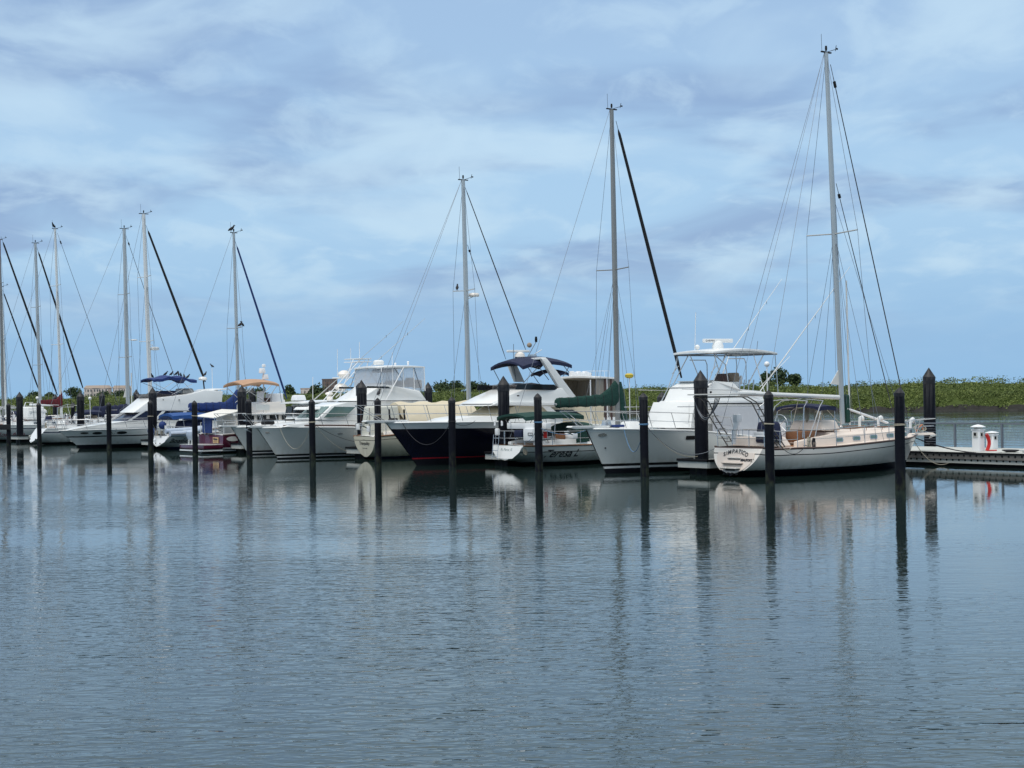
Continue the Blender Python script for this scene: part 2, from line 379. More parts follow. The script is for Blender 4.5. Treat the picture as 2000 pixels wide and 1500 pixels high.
    def onhull(b, px, py):
        h = b.beam/2
        for _ in range(8): p = b.n(px, py, h); h = b.hy(p.x, p.z)
        return p, h
    def ports(b, spots, name, mt, oval=True):
        for px, py, wd, hg in spots:
            p, h = b.onhull(px, py); m = M(); pts = []
            for k in range(12):
                a = 2*math.pi*k/12; c, s_ = math.cos(a), math.sin(a)
                if not oval: c = max(-1, min(1, c*1.6)); s_ = max(-1, min(1, s_*1.6))
                x, z = p.x+wd/2*c, p.z+hg/2*s_
                pts.append((x, b.ns*(b.hy(x, z)+.012), z))
            m.panel(pts, .012); b.part(m, name, mt)
    def hulltext(b, s, size, px, py, mt, shear=0, bold=0, spacing=1, sgn=None):
        p, h = b.onhull(px, py); sx = 1 if b.sail else -1
        return text(s, size, lambda x, y: V((p.x+sx*x, b.ns*(b.hy(p.x+sx*x, p.z+y)+.02), p.z+y)), mt, b.o, 'lettering', shear, bold, spacing)
    def lines(b, x0, x1, n, h, mid=True, inset=.06, mt='steel', name='lifeline', sides=(1,-1), r=.013, stn='stanchion', lean=0):
        xs = [lerp(x0, x1, i/(n-1)) for i in range(n)]
        fine = [lerp(x0, x1, i/20) for i in range(21)]
        for sd in sides:
            m = M()
            for hh in ((1,.5) if mid else (1,)):
                m.tube([(x+lean*hh, sd*(b.bw(x)-inset), b.zs(x)+h*hh) for x in fine], r if hh == 1 else r*.7, 5)
            b.part(m, name, mt)
            for x in xs:
                q = M(); q.tube([(x, sd*(b.bw(x)-inset), b.zs(x)-.02), (x+lean, sd*(b.bw(x)-inset), b.zs(x)+h)], .016, 5); b.part(q, stn, mt)
    def loop(b, pts, r, name, mt, legs=(), n=6):
        m = M(); m.tube(pts, r, n)
        for a, c in legs: m.tube([a, c], r*.9, n)
        return b.part(m, name, mt)
    def canopy(b, x0, x1, z, w, mt, name='bimini', crown=.18, arch=.12, th=.05, dz=0, frame='steel', feet=None, n=9, tags=()):
        m = M(); rings = []
        for i in range(n):
            t = i/(n-1); x = lerp(x0, x1, t); zz = z+dz*t+arch*(1-(2*t-1)**2)
            top = [(x, w*k, zz+crown*(1-k*k)) for k in [j/4-1 for j in range(9)]]
            bot = [(x, w*k, zz+crown*(1-k*k)-th-(.07 if abs(k) == 1 else 0)) for k in [1-j/4 for j in range(9)]]
            rings.append(top+bot)
        m.loft(rings); o = b.part(m, name, mt, angle=60)
        if feet:
            for fx, fz, tx in feet:
                zz = z+dz*tx+arch*(1-(2*tx-1)**2)-.08; x = lerp(x0, x1, tx)
                q = M(); q.tube([(fx, -w, fz), (x, -w, zz-.1), (x, -w*.8, zz+crown*.3), (x, 0, zz+crown), (x, w*.8, zz+crown*.3), (x, w, zz-.1), (fx, w, fz)], .018, 5)
                b.part(q, 'canopy_frame', frame)
        return o
    def rig(b, base, top, r, spr=(), chain=None, furl=(), back=(), boom=None, mastmat='alu', mz=None, radar=None, fit=True, extra=()):
        p0 = b.v(*base); p1 = b.v(*top)
        if mz is not None: p0 = V((lerp(p0.x, p1.x, (mz-p0.z)/(p1.z-p0.z)), 0, mz))
        b.m0, b.m1 = p0, p1
        m = M(); rings = []
        for i in range(9):
            t = i/8; c = p0.lerp(p1, t); k = r*(1-.22*max(0, t-.6)/.4)
            rings.append([(c.x+k*math.cos(a), c.y+k*.68*math.sin(a), c.z) for a in [2*math.pi*j/14 for j in range(14)]])
        m.loft(rings); b.mast = b.part(m, 'mast', mastmat)
        q = M(); q.box((p1.x, 0, p1.z+.02), (r*4.4, .08, .05)); b.part(q, 'masthead', 'blackc', b.mast)
        if fit:
            q = M(); q.tube([p1+V((.1,0,.05)), p1+V((.55,-.05,.2))], .012, 5); q.tube([p1+V((.5,-.05,.12)), p1+V((.56,-.05,.36))], .014, 5)
            q.box(p1+V((.60,-.05,.22)), (.10,.02,.07)); b.part(q, 'wind_vane', 'blackc', b.mast)
            q = M(); q.tube([p1+V((-.2,.05,.05)), p1+V((-.22,.05,.75))], .01, 5); b.part(q, 'antenna', 'wire', b.mast)
            q = M(); q.lathe([(.04,0),(.05,.1),(.04,.2)], p1+V((0,0,.08)), 8); b.part(q, 'masthead_light', 'blackc', b.mast)
        tips = []
        for py, half in spr:
            t = .5
            for _ in range(6):
                c = p0.lerp(p1, t); z = b.v(lerp(base[0], top[0], t), py).z; t = (z-p0.z)/(p1.z-p0.z)
            c = p0.lerp(p1, t); tips.append((c, half)); q = M()
            q.tube([(c.x-.15, -half, c.z+.04), (c.x, 0, c.z), (c.x-.15, half, c.z+.04)], .028, 6); b.part(q, 'spreader', mastmat, b.mast)
        ch = chain or (p0.x-.1, b.bw(p0.x)*.94, b.zs(p0.x))
        for sd in (1,-1):
            path = [p1]+[V((c.x-.15, sd*h, c.z+.04)) for c, h in tips]+[V((ch[0], sd*ch[1], ch[2]))]
            q = M(); q.tube(path, .011, 4); b.part(q, 'shroud', 'wire')
            if tips:
                c = tips[0][0]
                for dx in (.55,-.6):
                    q = M(); q.tube([c, (ch[0]+dx, sd*ch[1]*.97, ch[2])], .01, 4); b.part(q, 'lower_shroud', 'wire')
        for tp, bp, rr, mt in furl:
            a = b.v(*tp); c = b.v(*bp); q = M(); q.tube([a, a.lerp(c, .03), a.lerp(c, .05), a.lerp(c, .5), a.lerp(c, .93), c], [.012,.012,rr*.8,rr*1.05,rr,rr*.5], 8); b.part(q, 'furled_jib' if rr > .03 else 'forestay', mt)
            if rr < .03:
                q = M(); d = a.lerp(c, .045); e = a.lerp(c, .062); q.tube([d, e], .06, 8); b.part(q, 'furler_swivel', 'blackc')
        for x, y, z in back:
            q = M(); q.tube([p1+V((-.1,0,0)), (x, y, z)], .011, 4); b.part(q, 'backstay', 'wire')
        for a, c, rr, mt in extra:
            q = M(); q.tube([a, c], rr, 5); b.part(q, 'halyard', mt)
        if boom:
            a = b.v(*boom[0]); c = b.v(*boom[1]); q = M(); q.tube([a, c], boom[2], 10); b.boom = b.part(q, 'boom', boom[3]); b.b0, b.b1 = a, c
    def sailcover(b, a, c, mt, r0=.14, r1=.32, lift=.1, mastrise=0, name='sail_cover', seed=0):
        """stack of flaked sail under its cover between points a (aft) and c (mast)"""
        m = M(); rings = []; n = 44; o = None; ties = []
        for i in range(n+1):
            t = i/n; p = a.lerp(c, t); up = lift+mastrise*max(0, (t-.7)/.3)**1.6; bx = t*7 % 1; k = lerp(r0, r1, t**1.4)*(1+.10*math.sin(math.pi*bx)-.05)
            k *= .55 if i == 0 else 1; rg = []
            for j in range(16):
                g = 2*math.pi*j/16; f = k*(1+.16*noise.noise(V((t*9+seed, math.cos(g)*1.3, math.sin(g)*1.3)))+.05*noise.noise(V((t*40, g*2, seed))))
                rg.append((p.x, p.y+f*.6*math.cos(g)*(.8 if math.sin(g) > 0 else 1), p.z+up*.5+(f+up*.5)*math.sin(g)))
            rings.append(rg)
            if i % 6 == 3: ties.append([V(q)*1 for q in rg])
        m.loft(rings); o = b.part(m, name, mt, angle=60)
        for rg in ties:
            cc = sum(rg, V())/16; q = M(); q.tube([cc+(v-cc)*1.03 for v in rg]+[cc+(rg[0]-cc)*1.03], .012, 4); b.part(q, 'cover_tie', 'ropeblack', o)
        return o
    def house(b, pts, mt, name, bevel=.05, parent=None, seg=2):
        """outline points (px, py, half width, 'n'/'f'/'c' side the pixel lies on)"""
        r = []
        for px, py, wd, sd in pts:
            p = b.v(px, py, {'n': b.ns*wd, 'f': -b.ns*wd, 'c': 0}[sd]); r.append((p.x, p.z, wd))
        m = M(); m.prof(r); b.last = r
        return b.part(m, name, mt, parent, bevel=bevel, seg=seg)
    def sidewin(b, quad, wd, mt, name='window', both=True, parent=None, off=.012):
        for sd in ((1,-1) if both else (b.ns,)):
            pts = []
            for i, (px, py) in enumerate(quad):
                ww = wd[i] if isinstance(wd, (list, tuple)) else wd
                p = b.n(px, py, ww); pts.append((p.x, sd*(ww+off), p.z))
            m = M(); m.panel(pts, .012); b.part(m, name, mt, parent)

SAILSH = [(0,.66),(.12,.82),(.3,.96),(.5,1),(.68,.9),(.82,.66),(.92,.36),(1,.03)]
POWSH = [(0,.93),(.2,.99),(.45,1),(.6,.94),(.74,.78),(.86,.52),(.94,.28),(1,.03)]
TRAWSH = [(0,.88),(.3,1),(.6,1),(.8,.8),(.92,.45),(1,.03)]
# ================================================================ setting
m = M(); m.add([(-3000,-60,0),(3000,-60,0),(3000,5000,0),(-3000,5000,0)], [(0,1,2,3)])
water = m.build('water', 'water'); tag(water, kind='structure')
# far bank: rocky foot, bushy slope, flat top
def bank_xy(t, back): # t metres along the bank from its right end, back metres behind the waterline
    a = V((120,186.4)); d = V((-.888,.459)); n = V((.459,.888))
    p = a+d*t+n*back; return p
def bank_h(t, back):
    prof = [(-2,-.4),(0,.0),(1.2,.85),(2.2,1.15),(5,2.3),(10,3.35),(16,3.75),(90,3.9)]
    nz = noise.noise(V((t*.05, back*.1, 1)))*.55+noise.noise(V((t*.16, back*.2, 4)))*.45+noise.noise(V((t*.5, back*.6, 7)))*.3
    return interp(prof, back)+(nz*min(1, max(0, back)/4) if back < 60 else 0)
m = M(); nt_, nb = 260, [-2,-.6,0,.5,1,1.5,2,2.6,3.5,5,7,9,12,16,24,40,90]
for i in range(nt_+1):
    t = i*1.5-20
    for bk in nb:
        p = bank_xy(t, bk); rk = (noise.noise(V((t*1.1, bk*1.3, 3)))+.7*noise.noise(V((t*2.7, bk*2.3, 3))))*.32 if 0 <= bk < 3 else 0
        m.v.append(V((p.x, p.y, bank_h(t, bk)+rk)))
k = len(nb)
for i in range(nt_):
    for j in range(k-1): m.face((i*k+j, (i+1)*k+j, (i+1)*k+j+1, i*k+j+1))
mat('rockbank', (.03,.029,.026), .9, spec=.2, var=.75, scale=1.6, bump=.8, bscale=3)
for f_ in range(len(m.f)):
    if f_ % (k-1) >= 4: m.mi[f_] = 1
mat('scrub', (.055,.078,.02), .9, spec=.1, var=.5, scale=.6)
tag(m.build('shore_bank', ['rockbank','scrub'], angle=20), kind='structure')
def leaves(m, c, sz, rr, flat=.0):
    a = V((rr.gauss(0,1), rr.gauss(0,1), rr.gauss(0,1)+flat)).normalized(); t = a.orthogonal().normalized(); q = a.cross(t)
    g = rr.uniform(0, 6.28); t, q = t*math.cos(g)+q*math.sin(g), q*math.cos(g)-t*math.sin(g)
    s1 = sz*rr.uniform(.7,1.3); s2 = s1*rr.uniform(.45,.8)
    o = len(m.v); m.v += [c+t*s1, c+q*s2, c-t*s1, c-q*s2]; m.face((o,o+1,o+2,o+3))
m = M(); rr = random.Random(5)
for i in range(190000):
    t = rr.uniform(-20, 345) ; u_ = rr.random(); back = .9+13.9*u_**1.7
    p = bank_xy(t, back)
    cl = noise.noise(V((t*.33, back*.45, 2)))*.9+noise.noise(V((t*.95, back*1.1, 5)))*.55
    hh = bank_h(t, back)+max(-.1, .45+cl*.75)*min(1, (back-.8)/1.8)
    leaves(m, V((p.x, p.y, hh-abs(rr.gauss(0,.25)))), .125, rr, .5)
for i in range(9000):    # brush hanging over the stones
    t = rr.uniform(-20, 345); back = rr.uniform(-.1, 1.2); p = bank_xy(t, back); g_ = noise.noise(V((t*.4, 1, 4)))+.5*noise.noise(V((t*1.3, 1, 8)))
    if g_ > .05: leaves(m, V((p.x, p.y, bank_h(t, 1.2)-.1-rr.random()*.75*min(1, g_*2.2))), .16, rr, .3)
for i in range(4200):   # thin shoots standing above the brush
    t = rr.uniform(-20, 345); back = rr.uniform(8, 15); p = bank_xy(t, back)
    if noise.noise(V((t*.11, 3, 9))) < -.05: continue
    z = bank_h(t, back)+rr.uniform(.6, 1.25)
    for j in range(5): leaves(m, V((p.x+rr.gauss(0,.15), p.y, z+rr.uniform(-.5,.1))), .09, rr)
b = M()
m.build('bank_shrubs', 'bush', angle=180); o = C.objects[-1]; tag(o, 'dense green shrubs and grass covering the far bank', 'shrubs', kind='stuff')
for p_ in o.data.polygons: p_.use_smooth = False
def tree(label, px, ytop, D, wd, zbase, seed, name='shore_tree', group='trees on the far bank', n=900, leafs=.22):
    rr = random.Random(seed); g = at_d(px, 770, D); top = at_d(px, ytop, D).z; h = top-zbase
    t = tag(empty(name, (g.x, g.y, zbase)), label, 'tree', group)
    tr = M(); tr.tube([(0,0,-.6),(.1,0,h*.25),(-.05,.05,h*.5),(0,0,h*.85)], [wd*.05,wd*.04,wd*.028,.02], 7)
    for k in range(7):
        a = rr.uniform(0,6.28); z0 = h*rr.uniform(.2,.55); tr.tube([(0,0,z0),(math.cos(a)*wd*.22, math.sin(a)*wd*.22, z0+h*.15),(math.cos(a)*wd*.4, math.sin(a)*wd*.4, z0+h*.3)], [wd*.02,wd*.014,.01], 5)
    tr.build('trunk', 'bark', t)
    cr = M(); lobes = [(V((rr.gauss(0,.3)*wd*.5, rr.gauss(0,.3)*wd*.5, h*rr.uniform(.35,.9))), wd*rr.uniform(.14,.27)) for _ in range(13)]
    for _ in range(n):
        c, r_ = rr.choice(lobes); d = V((rr.gauss(0,1), rr.gauss(0,1), rr.gauss(0,.8))).normalized()*r_*rr.random()**.35
        leaves(cr, c+d, leafs, rr)
    o = cr.build('crown', 'leaf', t, angle=180)
    for p_ in o.data.polygons: p_.use_smooth = False
for lab, px, yt, D, wd, sd in (
    ('bushy dark tree rising above the bank between the flybridge and the tall right mast', 1522, 722, 262, 4.3, 1),
    ('smaller dark tree beside the tallest tree of the right bank, over the long boom', 1556, 733, 262, 3.2, 2),
    ('low dark tree behind the white fishing boat tower near the bare boom end', 1497, 730, 262, 3.0, 12),
    ('round green tree on the skyline left of the cream sloop mast', 868, 751, 285, 5.0, 3),
    ('dark bushy tree on the skyline just left of the cream sloop mast', 893, 748, 290, 4.0, 4),
    ('dark spreading tree on the skyline just right of the cream sloop mast', 927, 749, 290, 4.6, 5),
    ('wide dark tree on the skyline in front of the navy yacht flybridge', 943, 751, 290, 3.8, 6),
    ('wide dark tree left of the left beige building', 147, 759, 330, 5.0, 7),
    ('low tree at the foot of the beige buildings', 205, 768, 330, 4.2, 8),
    ('dark tree under the tan bimini on the far bank', 505, 760, 310, 5.6, 9),
    ('ragged dark tree left of the brown apartment tower', 618, 754, 305, 4.2, 10),
    ('thin ragged tree beside the blue furled sail foot', 566, 757, 308, 3.0, 11),
    ('small tree on the skyline left of the maroon sail cover', 62, 768, 335, 3.6, 13),
    ('small tree on the skyline behind the maroon sail cover', 96, 769, 335, 3.2, 14),
    ('low tree at the right foot of the second beige building', 236, 767, 330, 4.0, 15)):
    tree(lab, px, yt, D, wd, 3.3, sd)
def building(label, x0, x1, yt, D, floors, body, roof, cols, hip=True):
    a = at_d(x0, yt, D); c = at_d(x1, yt, D); wd = c.x-a.x; top = a.z; dp = wd*.6
    b = tag(empty('far_building', ((a.x+c.x)/2, D+dp/2, 0)), label, 'building')
    rh = top*.12 if hip else .5
    m = M(); m.box((0,0,(top-rh)/2), (wd, dp, top-rh)); m.box((-wd*.28,-dp/2-.5,(top-rh)*.47), (wd*.22,1.2,(top-rh)*.94)); m.box((wd*.3,-dp/2-.5,(top-rh)*.47), (wd*.2,1.2,(top-rh)*.94)); m.build('wall', body, b)
    m = M(); m.box((0,0,top-rh/2), (wd*1.05, dp*1.08, rh), taper=.8 if hip else 1); m.build('roof', roof, b)
    fh = (top-rh-1)/floors
    for f in range(floors):
        for k in range(cols):
            x = lerp(-wd*.42, wd*.42, k/(cols-1)); yy = -dp/2-(1.16 if abs(abs(x)-wd*.29) < wd*.11 else .04)
            m = M(); m.box((x, yy, 1+fh*(f+.5)), (wd*.05, .06, fh*.5)); m.build('window', 'bwin', b)
building('left of the two beige apartment buildings far behind the masts at left', 164, 211, 753, 640, 4, 'stucco', 'roofb', 8)
building('right of the two beige apartment buildings, half hidden by the grey mast', 220, 252, 753, 640, 4, 'stucco', 'roofb', 6)
building('brown flat roofed apartment tower far behind the white fishing boats', 629, 657, 740, 900, 7, 'tower', 'tower', 6, False)
building('low pale flat roofed building on the skyline behind the trees', 587, 610, 758, 640, 2, 'stucco', 'roofb', 4, False)
# ---------------------------------------------------------------- main dock and fingers
DZ = .62
DK = lambda: empty('main_dock', W(0, 0), math.atan2(RD.y, RD.x))   # local x runs along r, y = -u ... see LQ
def LQ(s, q, z): return (s, q, z)
dock = empty('main_dock', W(0,0), math.atan2(RD.y, RD.x)); tag(dock, 'long concrete floating dock running behind the boats out to the right edge', 'dock')
S0, S1 = -125, 34
dk = M(); dk.box(((S0+S1)/2, 13, DZ-.05), (S1-S0, 4.3, .10))
dk.build('deck_slab', 'concl', dock, bevel=.015)
dk = M(); dk.box(((S0+S1)/2, 10.86, DZ-.18), (S1-S0, .1, .24)); dk.box(((S0+S1)/2, 10.93, DZ-.38), (S1-S0, .1, .19)); dk.box(((S0+S1)/2, 10.83, DZ-.045), (S1-S0, .13, .06))
dk.mi[0:6] = [0]*6; dk.mi[6:12] = [1]*6; dk.mi[12:18] = [2]*6
dk.build('fascia', ['wale','concl','rubber'], dock)
dk = M(); dk.box(((S0+S1)/2, 13.05, -.12), (S1-S0, 4.0, .5)); dk.build('float', 'rubber', dock)
dk = M(); hole = None; rest = M()
ring = lambda s, z: [(s+.05*math.cos(a), 10.805 if z > DZ-.2 else 10.875, z+.05*math.sin(a)) for a in [2*math.pi*k/8 for k in range(8)]]
for i in range(118):
    s = S1-i*.31-.2-12*.31
    for z in (DZ-.15, DZ-.34):
        if i >= 50: rest.add(ring(s, z), [tuple(range(8))]); continue
        m = M(); m.add(ring(s, z), [tuple(range(8))]); m.build('bolt_hole', 'rubber', dock)
tag(rest.build('more_bolt_holes', 'rubber', dock), kind='stuff')
for s in range(-112, 30, 7):
    dk = M(); dk.tube([(s-.2,11.2,DZ+.09),(s+.2,11.2,DZ+.09)], .03, 6); dk.tube([(s-.07,11.2,DZ),(s-.07,11.2,DZ+.09)], .025, 5); dk.tube([(s+.07,11.2,DZ),(s+.07,11.2,DZ+.09)], .025, 5); dk.build('dock_cleat', 'steel', dock)
rail = tag(empty('dock_railing', W(0,0), math.atan2(RD.y, RD.x)), 'steel cable railing with dark top rail along the far edge of the dock', 'railing')
m = M(); m.box((3, 15.05, DZ+1.07), (60, .10, .07)); m.build('top_rail', 'wire', rail)
m = M()
for k in range(8): m.tube([(-27,15.05,DZ+.12+k*.115),(33,15.05,DZ+.12+k*.115)], .008, 4)
m.build('cable', 'wire', rail)
for k in range(24):
    m = M(); m.box((-26.7+k*2.49, 15.05, DZ+.53), (.085,.085,1.06)); m.build('post', 'wire', rail)
BIGS = [at_q(p, 740, .45) for p in (1368,983,706,472,298,157,38)]
def sq(p): d = V((p.x,p.y))-P0; return d.dot(RD), d.dot(UD)
FL = ['finger dock between the cream centre cockpit sloop and the white flybridge fishing boat','finger dock between the green covered sloop and the navy hulled yacht','finger dock between the white fishing boat with clear enclosure and the cream canoe stern sloop',
 'finger dock ending left of the grey hulled fishing boat bow','finger dock ending at the stern of the blue covered sloop','finger dock beside the white cruiser and the sugar scoop sloop','leftmost finger dock, beside the sloop with red lettering']
for p, lab in zip(BIGS, FL):
    s, q = sq(p); f = tag(empty('finger_dock', W(s, 0), math.atan2(RD.y, RD.x)), lab, 'finger dock', 'finger docks between the berths')
    m = M(); m.box((0,5.4,.50), (1.3,10.7,.1)); m.box((0,.42,.50), (1.7,.85,.1)); m.build('deck_slab', 'concl', f, bevel=.01)
    m = M()
    for sx in (-.66,.66): m.box((sx,5.9,.42), (.06,9.9,.2))
    m.box((0,-.03,.40), (1.7,.06,.26)); m.box((-.87,.4,.40), (.05,.8,.26)); m.box((.87,.4,.40), (.05,.8,.26)); m.build('fascia', 'concl', f)
    m = M(); m.box((0,-.07,.575), (1.76,.10,.10)); m.box((-.91,.4,.575), (.1,.85,.1)); m.box((.91,.4,.575), (.1,.85,.1)); m.build('rub_strip', 'rubber', f, bevel=.02)
    m = M(); m.box((0,5.4,0), (1.0,10.3,.5)); m.build('float', 'rubber', f)
    for y in (1.3,5,8.5):
        m = M(); m.tube([(.5,y-.16,.64),(.5,y+.16,.64)], .028, 6); m.box((.5,y,.59), (.05,.12,.08)); m.build('dock_cleat', 'steel', f)
# ---------------------------------------------------------------- piles
def pile_parts(root, r, h, cap, big):
    m = M(); n = 24
    m.loft([[(r*k*math.cos(a), r*k*math.sin(a), z) for a in [2*math.pi*j/n for j in range(n)]] for k, z in ((1.03,-1.2),(1.03,.25),(1.0,.5),(1,h*.5),(1,h-cap-.02))])
    m.build('shaft', 'pile', root)
    m = M()
    if big: m.lathe([(r*1.02,h-cap-.32),(r*1.05,h-cap-.3),(r*1.06,h-cap),(r*.55,h-cap*.5),(.01,h)], n=20)
    else: m.lathe([(r*1.04,h-cap-.12),(r*1.05,h-cap),(r*.5,h-cap*.35),(.01,h)], n=20)
    m.build('cap', 'pilecap', root, angle=20)
SM = [1757,1503,1258,1052,883,738,610,487,381,294,213,77,17]
SL = ['in front of the bow of the cream centre cockpit sloop','over the transom corner of the cream sloop','in front of the white flybridge fishing boat foredeck','in front of the script lettered sloop',
 'in front of the navy hull','right of the cream canoe stern with a rope collar','in front of the white fishing boat windshield','left of the white fishing boat bow','between the inflatable dinghy and the grey outboard','left of the blue covered sloop stern, overlapping a capped dock pile',
 'in front of the white cruiser bow','at the sugar scoop stern near the left edge','nearest the left edge, with a dark fender board']
proto = None; SMP = []
for px, lab in zip(SM, SL):
    p = at_q(px, 850, -2.4); SMP.append(p); hz = at_q(px, {1757:757,1503:762,1258:767,1052:768,883:775,738:777,610:779,487:778,381:782,294:781,213:785,77:786,17:787}[px], -2.4).z
    if proto is None: o = proto = empty('mooring_pile'); pile_parts(o, .165, 3.3, .17, False)
    else: o = copy_tree(proto)
    o.location = (p.x, p.y, 0); o.scale = (1,1,hz/3.3); o.rotation_euler = (R.uniform(-.006,.006), R.uniform(-.006,.006), R.uniform(0,6)); tag(o, 'slim black mooring pile '+lab, 'mooring pile', 'slim mooring piles out in front of the boats')
BL = ['at the finger end left of the cream sloop transom','at the finger end left of the green covered sloop','at the finger end left of the cream canoe stern','at the finger end under the tan bimini','just right of the pile by the blue covered sloop stern','behind the white cruiser foredeck, left one','near the left edge behind the red lettered sloop']
proto = None
DP = [(1814,718,'on the main dock behind the cream sloop bowsprit'),(836,746,'at the right end of the clear flybridge enclosure'),(1293,764,'seen low between the fishing boat house and the green sail cover'),(493,757,'on the main dock right of the tan bimini pile'),(422,758,'behind the white radar arch'),(266,760,'behind the front of the white cruiser flybridge'),(199,765,'above the navy sail cover'),(108,769,'behind the maroon sail cover'),(1004,760,'behind the navy yacht flybridge')]
for (px, yt, lab), q in [((x, y, l), .45) for x, y, l in zip((1368,983,706,472,298,157,38), (723,734,742,752,756,764,765), BL)]+[(d, 15.6) for d in DP]:
    p = at_q(px, yt, q); r = .27
    if proto is None: o = proto = empty('dock_pile'); pile_parts(o, .27, 4.2, .42, True)
    else: o = copy_tree(proto)
    o.location = (p.x, p.y, 0); o.scale = (1,1,p.z/4.2); o.rotation_euler.z = R.uniform(0,6); tag(o, 'thick black capped pile '+lab, 'dock pile', 'thick capped piles holding the docks')
# short dark piles standing between the boats
for px, yt, q, lab in ((142,786,4.5,'left of the capped pile behind the cruiser foredeck'),(700,748,2.2,'slim, against the capped pile left of the canoe stern')):
    p = at_q(px, yt, q); o = copy_tree(bpy.data.objects['mooring_pile']); o.location = (p.x, p.y, 0); o.scale = (1,1,p.z/3.3); tag(o, 'slim black pile between berths '+lab, 'mooring pile', 'slim piles between the berths')
# ---------------------------------------------------------------- dock pedestals
def pedestal(px, D, top, label, w_):
    g = at_q(px, 880, D); D = g.y; a = tag(empty('power_pedestal', (g.x, g.y, DZ), HEAD), label, 'power pedestal', 'white power pedestals on the dock')
    h = at_d(px, top, D).z-DZ
    m = M(); m.box((0,0,h*.40), (w_,w_,h*.80), taper=.96); m.build('cabinet', 'plasw', a, bevel=.02)
    m = M(); m.box((0,0,h*.80), (w_*1.12,w_*1.12,.05)); m.build('collar', 'plasw', a, bevel=.01)
    m = M(); m.lathe([(w_*.5,h*.8+.02),(w_*.5,h*.9)], n=16); m.build('lamp_lens', 'oval', a)
    m = M(); m.lathe([(w_*.82,h*.895),(w_*.84,h*.92),(w_*.45,h*.97),(.02,h)], n=18); m.build('lamp_roof', 'plasw', a)
    m = M(); m.box((0,-w_*.52,h*.62), (w_*.6,.03,h*.2)); m.box((-w_*.52,0,h*.62), (.03,w_*.6,h*.2)); m.build('socket_panel', 'oval', a)
    m = M(); m.box((-w_*.15,-w_*.55,h*.63), (.10,.05,.12)); m.box((-w_*.55,0,h*.64), (.05,.1,.12)); m.build('socket', 'rubber', a)
    return g, h
g, h = pedestal(1911, 11.7, 829, 'larger white power pedestal with mushroom lamp top and red hose, nearer one on the dock', .37)
pedestal(1938, 14.2, 842, 'smaller white power pedestal behind the one with the red hose', .36)
m = M()
for k in range(3):
    m.tube([(g.x+.26+.035*k+.10*math.sin(math.pi*t), g.y-.16-.04*k, DZ+.03+.66*(1-t)) for t in [i/10 for i in range(11)]], .03, 7)
m.tube([(g.x+.24,g.y-.2,DZ+.70),(g.x+.31,g.y-.22,DZ+.74),(g.x+.36,g.y-.24,DZ+.66)], .03, 6)
m.tube([(g.x+.3,g.y-.2,DZ+.04),(g.x+.55,g.y-.25,DZ+.04),(g.x+.7,g.y-.2,DZ+.04)], .028, 6)
tag(m.build('red_hose', 'red'), 'red hose hanging on the nearer white pedestal', 'hose')
m = M(); c0 = W(6.2, 11.4, DZ)
for k in range(4): m.tube([(c0.x+(.16+.05*k)*math.cos(t), c0.y+(.16+.05*k)*math.sin(t)*1.6, DZ+.03+.02*k) for t in [2*math.pi*j/16 for j in range(17)]], .02, 5)
tag(m.build('rope_coil', 'ropeblack'), 'dark rope coiled on the dock edge near the cream sloop bow', 'rope')
# ================================================================ boats
def winch(b, x, y, z):
    m = M(); m.lathe([(.07,0),(.08,.03),(.045,.07),(.06,.15),(.055,.17)], (x,y,z), 10); b.part(m, 'winch', 'steel')
def fender(b_, p, label, mt='whitetube', r=.11, l=.5):
    t = M(); t.lathe([(.02,-l/2-.05),(r*.6,-l/2),(r,-l/2+.1),(r,l/2-.1),(r*.6,l/2),(.02,l/2+.05)], n=12); t.tube([(0,0,l/2),(0,0,l/2+.4)], .01, 4)
    o = t.build('fender', mt); o.location = b_.w(p); tag(o, label, 'fender', 'fenders hung over the hulls')
def coil(b, p, h, mt='rope', name='rope_coil', k=5):
    m = M()
    for i in range(k):
        a = .055+R.uniform(-.015,.015); dx = R.uniform(-.05,.05)
        m.tube([(p[0]+dx+a*math.sin(t), p[1]+R.uniform(-.02,.02), p[2]-h/2+h/2*math.cos(t)) for t in [2*math.pi*j/12 for j in range(13)]], .014, 4)
    m.tube([(p[0]-.08,p[1],p[2]-h*.3),(p[0]+.08,p[1],p[2]-h*.3)], .03, 5)
    return b.part(m, name, mt)
def anchor(b, p, d=1):
    m = M(); m.tube([p, (p[0]-d*.55, p[1], p[2]+.08)], .022, 5); m.panel([(p[0]+.05*d,p[1]-.16,p[2]-.05),(p[0]+.05*d,p[1]+.16,p[2]-.05),(p[0]-.28*d,p[1],p[2]-.2)], .012); return b.part(m, 'anchor', 'steel')
def ladder(b, x, y, z0, z1, wd=.3, lean=.0):
    m = M()
    for s in (-1,1): m.tube([(x+lean,y+s*wd/2,z0),(x,y+s*wd/2,z1)], .014, 5)
    for i in range(4):
        t = (i+.4)/4; m.tube([(x+lean*(1-t),y-wd/2,lerp(z0,z1,t)),(x+lean*(1-t),y+wd/2,lerp(z0,z1,t))], .014, 5)
    return b.part(m, 'boarding_ladder', 'steel')
def wheel(b, x, z, r=.42):
    m = M(); m.tube([(x,r*math.cos(t),z+r*math.sin(t)) for t in [2*math.pi*k/20 for k in range(21)]], .016, 6)
    for k in range(5): a = 2*math.pi*k/5; m.tube([(x,0,z),(x,r*math.cos(a),z+r*math.sin(a))], .01, 4)
    b.part(m, 'steering_wheel', 'steel'); m = M(); m.box((x+.14,0,z-.35), (.2,.22,.9), taper=.8); b.part(m, 'binnacle', 'plasw', bevel=.03)
